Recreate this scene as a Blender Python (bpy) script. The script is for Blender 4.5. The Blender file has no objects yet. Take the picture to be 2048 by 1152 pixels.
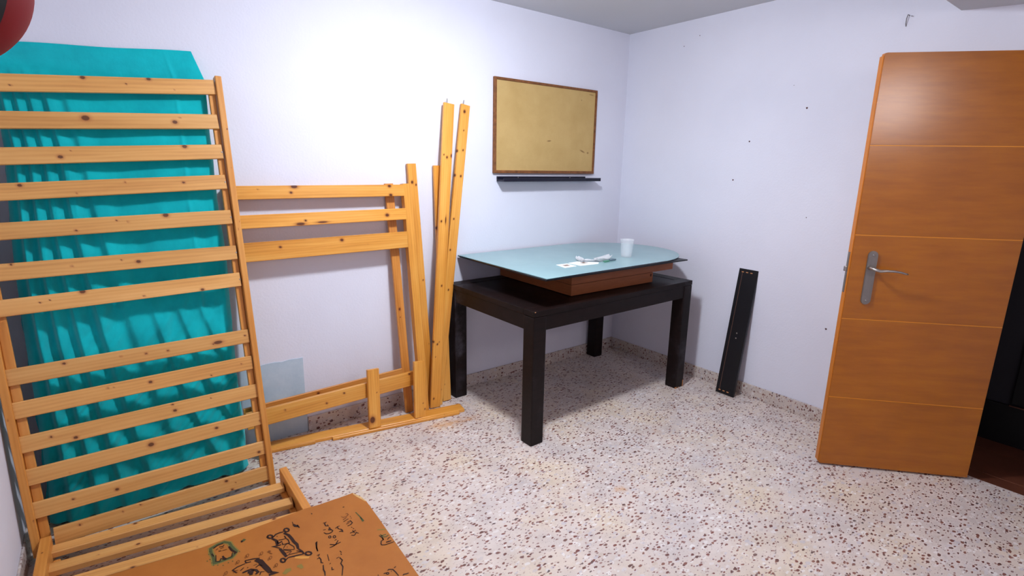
import bpy, bmesh, math, random
import numpy as np
from mathutils import Vector, Matrix, noise

random.seed(7)
SC = bpy.context.scene
COL = SC.collection

# ------------------------------------------------------------------ camera, light, exposure
def make_camera():
    cd = bpy.data.cameras.new('camera')
    cd.sensor_width = 36.0
    cd.lens = 1050.15 / 2048 * 36.0
    cd.clip_start = 0.02
    co = bpy.data.objects.new('camera', cd)
    COL.objects.link(co)
    R = Vector((0.79325, -0.60868, 0.01610)); U = Vector((0.12474, 0.18833, 0.97415)); F = Vector((0.59598, 0.77074, -0.22532))
    m = Matrix((R, U, -F)).transposed().to_4x4()
    m.translation = Vector((-3.3685, -2.9254, 1.5187))
    co.matrix_world = m
    SC.camera = co
make_camera()

def area(name, loc, rot, sx, sy, power, col):
    ld = bpy.data.lights.new(name, 'AREA')
    ld.shape = 'RECTANGLE'; ld.size = sx; ld.size_y = sy
    ld.energy = power; ld.color = col
    o = bpy.data.objects.new(name, ld); COL.objects.link(o)
    o.location = loc; o.rotation_euler = rot
    return o
LAMP = (-1.95, -1.30, 2.39)
ld = bpy.data.lights.new('ceiling_lamp_light', 'POINT'); ld.energy = 46; ld.color = (0.83, 0.90, 1.0); ld.shadow_soft_size = 0.075
lo_ = bpy.data.objects.new('ceiling_lamp_light', ld); COL.objects.link(lo_); lo_.location = LAMP
area('floor_fill_light', (LAMP[0], LAMP[1], LAMP[2] + .06), (0, 0, 0), 0.2, 0.2, 26, (0.86, 0.92, 1.0))  # added downward fill at the lamp, lifts the floor against the walls
area('rear_fill_light', (-1.25, -3.7, 2.02), (math.radians(80), 0, math.radians(8)), 0.4, 0.35, 8, (1.0, 0.93, 0.92))  # unseen light added behind the camera for the soft highlight on the door

w = bpy.data.worlds.new('world'); SC.world = w
w.use_nodes = True
w.node_tree.nodes['Background'].inputs[0].default_value = (0.05, 0.05, 0.055, 1)
w.node_tree.nodes['Background'].inputs[1].default_value = 1.0
SC.view_settings.view_transform = 'Standard'
SC.view_settings.look = 'None'
SC.view_settings.gamma = 1.0
SC.view_settings.use_curve_mapping = False
SC.view_settings.exposure = 0.17

# ------------------------------------------------------------------ helpers
def lin(r, g, b):
    def f(c):
        c /= 255.0
        return c / 12.92 if c <= 0.04045 else ((c + 0.055) / 1.055) ** 2.4
    return (f(r), f(g), f(b), 1.0)

class NT:
    def __init__(s, name):
        s.m = bpy.data.materials.new(name); s.m.use_nodes = True
        s.t = s.m.node_tree; s.b = s.t.nodes['Principled BSDF']
    def n(s, typ, **kw):
        nd = s.t.nodes.new(typ)
        for k, v in kw.items():
            if k.startswith('i_'):
                key = k[2:]
                key = int(key) if key.isdigit() else key.replace('_', ' ')
                nd.inputs[key].default_value = v
            else:
                setattr(nd, k, v)
        return nd
    def l(s, a, b): s.t.links.new(a, b)
    def coord(s, kind='Object', scale=(1, 1, 1), loc=(0, 0, 0)):
        tc = s.n('ShaderNodeTexCoord'); mp = s.n('ShaderNodeMapping')
        mp.inputs['Scale'].default_value = scale; mp.inputs['Location'].default_value = loc
        s.l(tc.outputs[kind], mp.inputs['Vector'])
        return mp.outputs[0]
    def noise(s, vec, scale, detail=3, rough=0.5):
        n = s.n('ShaderNodeTexNoise'); n.inputs['Scale'].default_value = scale
        n.inputs['Detail'].default_value = detail; n.inputs['Roughness'].default_value = rough
        s.l(vec, n.inputs['Vector']); return n
    def ramp(s, fac, stops):
        r = s.n('ShaderNodeValToRGB'); e = r.color_ramp.elements
        while len(e) < len(stops): e.new(0.5)
        for el, (p, c) in zip(e, stops): el.position = p; el.color = c
        s.l(fac, r.inputs[0]); return r.outputs[0]
    def mix(s, fac, a, b, mode='MIX'):
        m = s.n('ShaderNodeMix', data_type='RGBA', blend_type=mode)
        for sock, v in ((m.inputs[0], fac), (m.inputs[6], a), (m.inputs[7], b)):
            if isinstance(v, (tuple, list)): sock.default_value = v
            elif isinstance(v, (int, float)): sock.default_value = v
            else: s.l(v, sock)
        return m.outputs[2]
    def math(s, op, a, b=None, clamp=False):
        m = s.n('ShaderNodeMath', operation=op, use_clamp=clamp)
        for i, v in enumerate((a, b)):
            if v is None: continue
            if isinstance(v, (int, float)): m.inputs[i].default_value = v
            else: s.l(v, m.inputs[i])
        return m.outputs[0]
    def bump(s, h, strength, dist=0.002):
        b = s.n('ShaderNodeBump'); b.inputs['Strength'].default_value = strength; b.inputs['Distance'].default_value = dist
        s.l(h, b.inputs['Height']); s.l(b.outputs[0], s.b.inputs['Normal'])
    def col(s, c):
        if isinstance(c, tuple): s.b.inputs['Base Color'].default_value = c
        else: s.l(c, s.b.inputs['Base Color'])
        return s
    def rough(s, r, spec=None):
        s.b.inputs['Roughness'].default_value = r
        if spec is not None: s.b.inputs['Specular IOR Level'].default_value = spec
        return s

def plaster_mat():
    t = NT('white_plaster'); v = t.coord('Object')
    n1 = t.noise(v, 1.3, 4); n2 = t.noise(v, 90, 3)
    c = t.ramp(n1.outputs[0], [(0.3, lin(220, 219, 231)), (0.7, lin(228, 227, 238))])
    t.col(c).rough(0.85, 0.2); n3 = t.noise(v, 14, 5, .6)
    h = t.math('ADD', n2.outputs[0], t.math('MULTIPLY', n3.outputs[0], 1.6))
    t.bump(h, 0.22, 0.003)
    return t.m
def ceiling_mat():
    t = NT('ceiling_paint'); v = t.coord('Object')
    n1 = t.noise(v, 1.0, 3)
    t.col(t.ramp(n1.outputs[0], [(0.3, lin(204, 204, 208)), (0.7, lin(212, 211, 214))])).rough(0.9, 0.1)
    return t.m
def patch_mat():
    t = NT('pale_blue_patch'); v = t.coord('Object')
    n1 = t.noise(v, 9, 5, 0.65)
    t.col(t.ramp(n1.outputs[0], [(0.3, lin(176, 196, 212)), (0.7, lin(196, 210, 222))])).rough(0.8, 0.2)
    t.bump(n1.outputs[0], 0.3, 0.004)
    return t.m

def terrazzo_mat(name='terrazzo', dark=1.0, kind='Object', stains=True):
    t = NT(name); v = t.coord(kind)
    nz = t.noise(v, 55, 2); nz2 = t.noise(v, 3.0, 4)
    # warp the coordinates so the chips are irregular shards
    vm = t.n('ShaderNodeVectorMath', operation='SCALE'); t.l(nz.outputs['Color'], vm.inputs[0]); vm.inputs['Scale'].default_value = 0.012
    va = t.n('ShaderNodeVectorMath', operation='ADD'); t.l(v, va.inputs[0]); t.l(vm.outputs[0], va.inputs[1])
    def chips(scale, lo, hi, keep, seed):
        mp = t.n('ShaderNodeMapping'); mp.inputs['Location'].default_value = (seed, seed * 1.7, seed * .3)
        mp.inputs['Rotation'].default_value = (0, 0, seed)
        mp.inputs['Scale'].default_value = (1, 1.8, 1.3)
        t.l(va.outputs[0], mp.inputs[0])
        vo = t.n('ShaderNodeTexVoronoi', feature='F1'); vo.inputs['Scale'].default_value = scale
        t.l(mp.outputs[0], vo.inputs['Vector'])
        sp = t.n('ShaderNodeSeparateColor'); t.l(vo.outputs['Color'], sp.inputs[0])
        # radius of the chip in each cell, 0 when the cell has none
        rad = t.n('ShaderNodeMapRange'); rad.inputs[1].default_value = 1 - keep; rad.inputs[2].default_value = 1.0
        rad.inputs[3].default_value = lo; rad.inputs[4].default_value = hi; t.l(sp.outputs[0], rad.inputs[0])
        on = t.math('GREATER_THAN', sp.outputs[0], 1 - keep)
        inside = t.math('MULTIPLY', t.math('SUBTRACT', rad.outputs[0], vo.outputs['Distance']), 14, True)
        return t.math('MULTIPLY', on, inside), sp.outputs[1], sp.outputs[2]
    base = t.ramp(nz2.outputs[0], [(0.28, lin(212, 200, 196)), (0.5, lin(220, 204, 194)), (0.72, lin(222, 202, 178))])
    m1, a1, b1 = chips(34, 0.3, 0.6, 0.5, 3.1)
    c1 = t.ramp(a1, [(0.0, lin(238, 232, 228)), (0.45, lin(226, 216, 212)), (0.75, lin(200, 192, 198)), (1.0, lin(214, 192, 172))])
    cc = t.mix(t.math('MULTIPLY', m1, 0.75), base, c1)
    m4, a4, b4 = chips(110, 0.15, 0.4, 0.5, 7.7)
    cc = t.mix(t.math('MULTIPLY', m4, 0.5), cc, t.ramp(a4, [(0.0, lin(170, 148, 148)), (0.6, lin(160, 120, 112)), (1.0, lin(226, 222, 222))]))
    m2, a2, b2 = chips(38, 0.20, 0.46, 0.62, 1.3)
    c2 = t.ramp(a2, [(0.0, lin(84, 40, 34)), (0.5, lin(122, 58, 46)), (0.85, lin(140, 86, 70)), (1.0, lin(84, 66, 68))])
    cc = t.mix(t.math('MULTIPLY', m2, 0.92), cc, c2)
    m3, a3, b3 = chips(55, 0.18, 0.44, 0.52, 5.9)
    c3 = t.ramp(a3, [(0.0, lin(110, 66, 62)), (0.7, lin(160, 112, 102)), (1.0, lin(120, 104, 108))])
    cc = t.mix(t.math('MULTIPLY', m3, 0.85), cc, c3)
    if stains:
        for (sx, sy, rx, ry, s) in ((-1.552, -1.462, 0.05, 0.03, 0.55), (-1.90, -0.40, 0.15, 0.055, 0.6), (-1.75, -0.42, 0.10, 0.04, 0.5), (-0.93, -1.2, 0.03, 0.03, .35)):
            mp = t.n('ShaderNodeMapping', vector_type='TEXTURE')
            mp.inputs['Location'].default_value = (sx, sy, 0); mp.inputs['Scale'].default_value = (rx, ry, 1); mp.inputs['Rotation'].default_value = (0, 0, -.2)
            t.l(v, mp.inputs[0])
            sx_ = t.n('ShaderNodeSeparateXYZ'); t.l(mp.outputs[0], sx_.inputs[0])
            d = t.math('SQRT', t.math('ADD', t.math('POWER', sx_.outputs[0], 2), t.math('POWER', sx_.outputs[1], 2)))
            d = t.math('ADD', d, t.math('MULTIPLY', t.math('SUBTRACT', t.noise(v, 38, 4).outputs[0], .5), 2.2))
            f = t.math('MULTIPLY', t.math('SUBTRACT', 1.0, d, True), s)
            cc = t.mix(f, cc, lin(206, 140, 62), 'MIX')
    # grime
    g = t.noise(v, 5.5, 6, .65)
    gm = t.ramp(g.outputs[0], [(0.42, (1, 1, 1, 1)), (0.75, (0.80, 0.79, 0.80, 1))])
    cc = t.mix(1.0, cc, gm, 'MULTIPLY')
    if dark != 1.0: cc = t.mix(1.0, cc, (dark, dark, dark, 1), 'MULTIPLY')
    t.col(cc).rough(0.42, 0.35)
    return t.m

def pine_mat(name, c_dark, c_mid, c_light, knotcol, rough=0.42):
    t = NT(name)
    oi = t.n('ShaderNodeObjectInfo')
    tc = t.n('ShaderNodeTexCoord')
    add = t.n('ShaderNodeVectorMath', operation='ADD')
    t.l(tc.outputs['Object'], add.inputs[0])
    cmb = t.n('ShaderNodeCombineXYZ')
    r9 = t.math('MULTIPLY', oi.outputs['Random'], 37.0)
    t.l(r9, cmb.inputs[0]); t.l(r9, cmb.inputs[1]); t.l(cmb.outputs[0], add.inputs[1])
    mp = t.n('ShaderNodeMapping'); mp.inputs['Scale'].default_value = (1.3, 16, 16); t.l(add.outputs[0], mp.inputs[0])
    n = t.noise(mp.outputs[0], 1.5, 5, 0.6)
    mp2 = t.n('ShaderNodeMapping'); mp2.inputs['Scale'].default_value = (0.9, 9, 9); t.l(add.outputs[0], mp2.inputs[0])
    n2 = t.noise(mp2.outputs[0], 1.0, 2)
    wv = t.n('ShaderNodeTexWave', wave_type='BANDS', bands_direction='Y'); wv.inputs['Scale'].default_value = 2.4
    wv.inputs['Distortion'].default_value = 6.0; wv.inputs['Detail'].default_value = 2; t.l(mp2.outputs[0], wv.inputs['Vector'])
    f = t.math('ADD', t.math('MULTIPLY', n.outputs[0], 0.5), t.math('MULTIPLY', n2.outputs[0], 0.45))
    f = t.math('ADD', f, t.math('MULTIPLY', wv.outputs[0], 0.07))
    c = t.ramp(f, [(0.34, c_dark), (0.5, c_mid), (0.68, c_light)])
    va = t.math('ADD', 0.92, t.math('MULTIPLY', oi.outputs['Random'], 0.14))
    cv = t.n('ShaderNodeCombineXYZ'); [t.l(va, cv.inputs[i]) for i in range(3)]
    c = t.mix(1.0, c, cv.outputs[0], 'MULTIPLY')
    at = t.n('ShaderNodeAttribute', attribute_name='knot')
    halo = t.ramp(at.outputs['Fac'], [(0.02, (0, 0, 0, 1)), (0.5, (.65, .65, .65, 1))])
    c = t.mix(halo, c, tuple(x * y for x, y in zip(knotcol, (3.2, 2.6, 2.2, 1))))
    core = t.ramp(at.outputs['Fac'], [(0.45, (0, 0, 0, 1)), (0.62, (.92, .92, .92, 1))])
    c = t.mix(core, c, knotcol)
    t.col(c).rough(rough, 0.4)
    t.bump(n.outputs[0], 0.12, 0.001)
    return t.m

def simple_mat(name, c, rough=0.5, spec=0.4, metal=0.0, var=0.0, vscale=8, bump=0.0, stretch=(1, 1, 1)):
    t = NT(name)
    if var or bump:
        v = t.coord('Object', stretch); n = t.noise(v, vscale, 5, 0.6)
        lo = tuple(x * (1 - var) for x in c[:3]) + (1,); hi = tuple(min(1, x * (1 + var)) for x in c[:3]) + (1,)
        t.col(t.ramp(n.outputs[0], [(0.3, lo), (0.7, hi)]))
        if bump: t.bump(n.outputs[0], bump, 0.002)
    else: t.col(c)
    t.rough(rough, spec); t.b.inputs['Metallic'].default_value = metal
    return t.m

M = {}
M['wall'] = plaster_mat(); M['ceil'] = ceiling_mat(); M['patch'] = patch_mat()
M['terrazzo'] = terrazzo_mat('terrazzo_floor')
M['terr_base'] = terrazzo_mat('terrazzo_skirting', 0.86, stains=False)
M['pine_pale'] = pine_mat('pale_raw_pine', lin(192, 132, 70), lin(214, 156, 88), lin(226, 172, 106), lin(92, 52, 30))
M['pine_warm'] = pine_mat('varnished_pine', lin(196, 124, 44), lin(222, 152, 64), lin(234, 172, 86), lin(80, 34, 14), 0.32)
M['pine_rail'] = pine_mat('orange_pine', lin(182, 112, 44), lin(206, 136, 62), lin(218, 154, 80), lin(86, 40, 18), 0.36)

D = {"upper_slats":[[[-3.7547,-0.1572,1.7803],[-2.9099,-0.1101,1.8467],[[0.384,0.025,0.007,1.3],[0.605,0.027,0.007,1.3],[0.164,-0.01,0.003,1.3],[0.522,0.004,0.003,1.3]]],[[-3.7537,-0.1803,1.6504],[-2.9169,-0.1372,1.6959],[[0.37,0.009,0.011,1.3],[0.674,-0.004,0.008,1.3]]],[[-3.7528,-0.2033,1.5209],[-2.9153,-0.1606,1.5641],[[0.272,-0.008,0.007,1.3],[0.698,0.025,0.008,1.3]]],[[-3.7518,-0.2259,1.3934],[-2.9179,-0.1846,1.4298],[[0.142,0.021,0.006,1.3],[0.672,0.005,0.005,1.3],[0.464,0.017,0.003,1.3]]],[[-3.7508,-0.2507,1.2538],[-2.9151,-0.2125,1.2723],[[0.587,0.025,0.009,1.3],[0.281,-0.015,0.004,1.3],[0.415,0.015,0.003,1.3]]],[[-3.7497,-0.2768,1.1068],[-2.9132,-0.2411,1.1107],[[0.465,-0.003,0.007,1.3],[0.078,0.027,0.004,1.3],[0.25,0.002,0.003,1.3]]],[[-3.7487,-0.2999,0.9768],[-2.9132,-0.2631,0.987],[[0.269,0.028,0.008,1.3],[0.681,-0.025,0.006,1.3],[0.465,-0.02,0.003,1.3],[0.139,0.005,0.003,1.3]]],[[-3.7507,-0.3453,0.7217],[-2.91,-0.31,0.7227],[[0.715,-0.005,0.008,2.5],[0.522,-0.002,0.004,1.3],[0.444,0.002,0.004,1.3],[0.359,0.008,0.003,1.3],[0.18,0.019,0.005,1.3],[0.829,0.005,0.004,1.3],[0.009,-0.004,0.004,1.3]]],[[-3.7507,-0.3676,0.5962],[-2.9105,-0.3322,0.5976],[[0.444,0.006,0.006,1.3],[0.67,-0.021,0.003,1.3],[0.798,0.003,0.003,1.3],[0.3,0.017,0.003,1.3]]],[[-3.7457,-0.3906,0.4658],[-2.9012,-0.356,0.4617],[[0.51,-0.003,0.006,1.3],[0.504,0.025,0.004,1.3],[0.173,-0.018,0.006,1.3],[0.102,0.007,0.004,1.3]]],[[-3.7399,-0.4129,0.3389],[-2.9022,-0.3796,0.3294],[[0.402,0.008,0.009,1.3],[0.65,0.007,0.006,1.3],[0.83,-0.012,0.003,1.3]]],[[-3.7327,-0.4356,0.2095],[-2.8955,-0.4048,0.186],[[0.26,-0.004,0.006,1.3],[0.122,0.006,0.004,1.3],[0.803,-0.014,0.006,1.3]]],[[-3.7035,-0.4557,0.09],[-2.8929,-0.4268,0.0619],[[0.602,0.019,0.006,1.3],[0.622,-0.028,0.005,1.3],[0.279,0.026,0.003,1.3],[0.079,0.018,0.004,1.3],[0.217,0.019,0.003,1.3]]]],"N":[0.0411,-0.9837,0.1749],"U":[0.9991,0.0418,0.0],"V":[-0.0073,0.1748,0.9846],"O":[-2.8757,-0.4493,0.0],"lower_slats":[[[-3.6983,-0.4892,0.062],[-2.8853,-0.5683,0.062],[[0.551,0.027,0.004,1.3],[0.266,0.018,0.006,1.3]]],[[-3.699,-0.6069,0.062],[-2.8941,-0.7098,0.062],[[0.273,-0.007,0.006,1.3],[0.243,-0.047,0.005,1.3]]],[[-3.6925,-0.7236,0.062],[-2.9057,-0.8298,0.062],[[0.728,0.019,0.006,1.3],[0.246,-0.028,0.007,1.3]]]],"HBn":[0.0,-0.9963,0.0854],"BBn":[0.0,-0.9969,0.0783],"hb_post":[[-1.9488,-0.069,1.4122],[-1.9229,-0.1904,-0.0047],[[0.207,0.004,0.006,1.3],[0.318,-0.003,0.012,2.5],[0.379,-0.022,0.004,1.3]]],"hb_rails":[[[-2.9003,-0.0723,1.3734],[-1.9709,-0.0722,1.3738],[[0.302,-0.003,0.006,1.3],[0.32,0.027,0.009,2],[0.844,0.025,0.008,1.3],[0.849,-0.026,0.008,1.3]]],[[-2.9029,-0.0844,1.2315],[-1.9682,-0.0839,1.2382],[[0.334,-0.024,0.007,3.5],[0.361,-0.008,0.005,1.3],[0.448,-0.021,0.005,6],[0.818,-0.002,0.009,1.3]]],[[-2.904,-0.0972,1.0823],[-1.9697,-0.0968,1.0877],[[0.223,0.015,0.006,1.3],[0.543,0.027,0.008,1.3]]]],"hb_low":[[-2.9466,-0.1704,0.2285],[-1.9853,-0.1694,0.2409],[[0.419,-0.011,0.005,1.3],[0.521,0.02,0.005,1.3],[0.927,0.033,0.006,1.3],[0.202,0.011,0.004,1.3]]],"bb_post":[[-2.0389,-0.0191,1.411],[-2.0042,-0.1309,-0.0121],[[0.756,0.006,0.007,1.3]]],"bb_low":[[-2.9349,-0.1118,0.2313],[-2.0029,-0.1104,0.2499],[[0.381,0.025,0.007,1.3]]],"block2":[[-2.2557,-0.1895,0.3641],[-2.2748,-0.233,0.0161],[[0.296,-0.017,0.016,1.3]]],"block1":[[-1.9753,-0.2247,0.3623],[-2.0013,-0.2729,0.0149],[[0.298,0.028,0.004,1.3]]],"b1":[[-1.8461,-0.1751,-0.0018],[-1.641,-0.045,1.8845],[0.0,-0.9976,0.0688],[[1.595,0.022,0.004,1.3],[1.582,-0.0,0.006,1.3],[1.595,-0.031,0.006,2],[1.192,0.019,0.005,1.3],[1.202,-0.011,0.004,6],[1.194,0.019,0.005,1.3],[0.793,-0.004,0.005,1.3],[0.42,0.009,0.004,1.3],[0.438,0.036,0.004,1.3],[0.421,0.007,0.005,1.3],[0.438,0.034,0.005,1.3],[0.435,-0.005,0.003,1.3],[0.067,0.016,0.005,1.3]]],"b2":[[-1.8169,-0.1557,-0.0107],[-1.5122,-0.0278,1.8874],[0.0,-0.9977,0.0672],[[1.884,0.006,0.008,1.3],[1.77,-0.001,0.004,1.3],[1.638,0.032,0.006,1.3],[1.65,-0.009,0.005,1.3],[1.488,0.032,0.006,1.3],[1.489,-0.01,0.006,1.3],[1.219,0.012,0.005,1.3],[1.487,0.033,0.005,1.3],[1.488,-0.009,0.005,1.3],[1.218,0.011,0.004,1.3],[1.023,0.017,0.005,1.3],[0.769,0.003,0.005,1.3]]],"b3":[[-1.8396,-0.1106,-0.0115],[-1.8949,-0.0299,1.5267],[0.0,-0.9986,0.0524],[[1.433,0.007,0.007,1.3],[1.417,-0.017,0.005,1.3],[1.185,-0.034,0.007,1.3],[1.433,0.009,0.006,1.3],[1.185,-0.035,0.007,1.3],[0.86,-0.045,0.006,1.3],[0.836,-0.013,0.004,1.3],[0.545,-0.047,0.007,1.3],[0.52,-0.033,0.005,1.3]]],"b4":[[-1.7309,-0.1301,-0.0307],[-1.7156,-0.0258,1.5176],[0.0,-0.9977,0.0672],[[1.172,0.024,0.008,1.3]]]}
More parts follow.
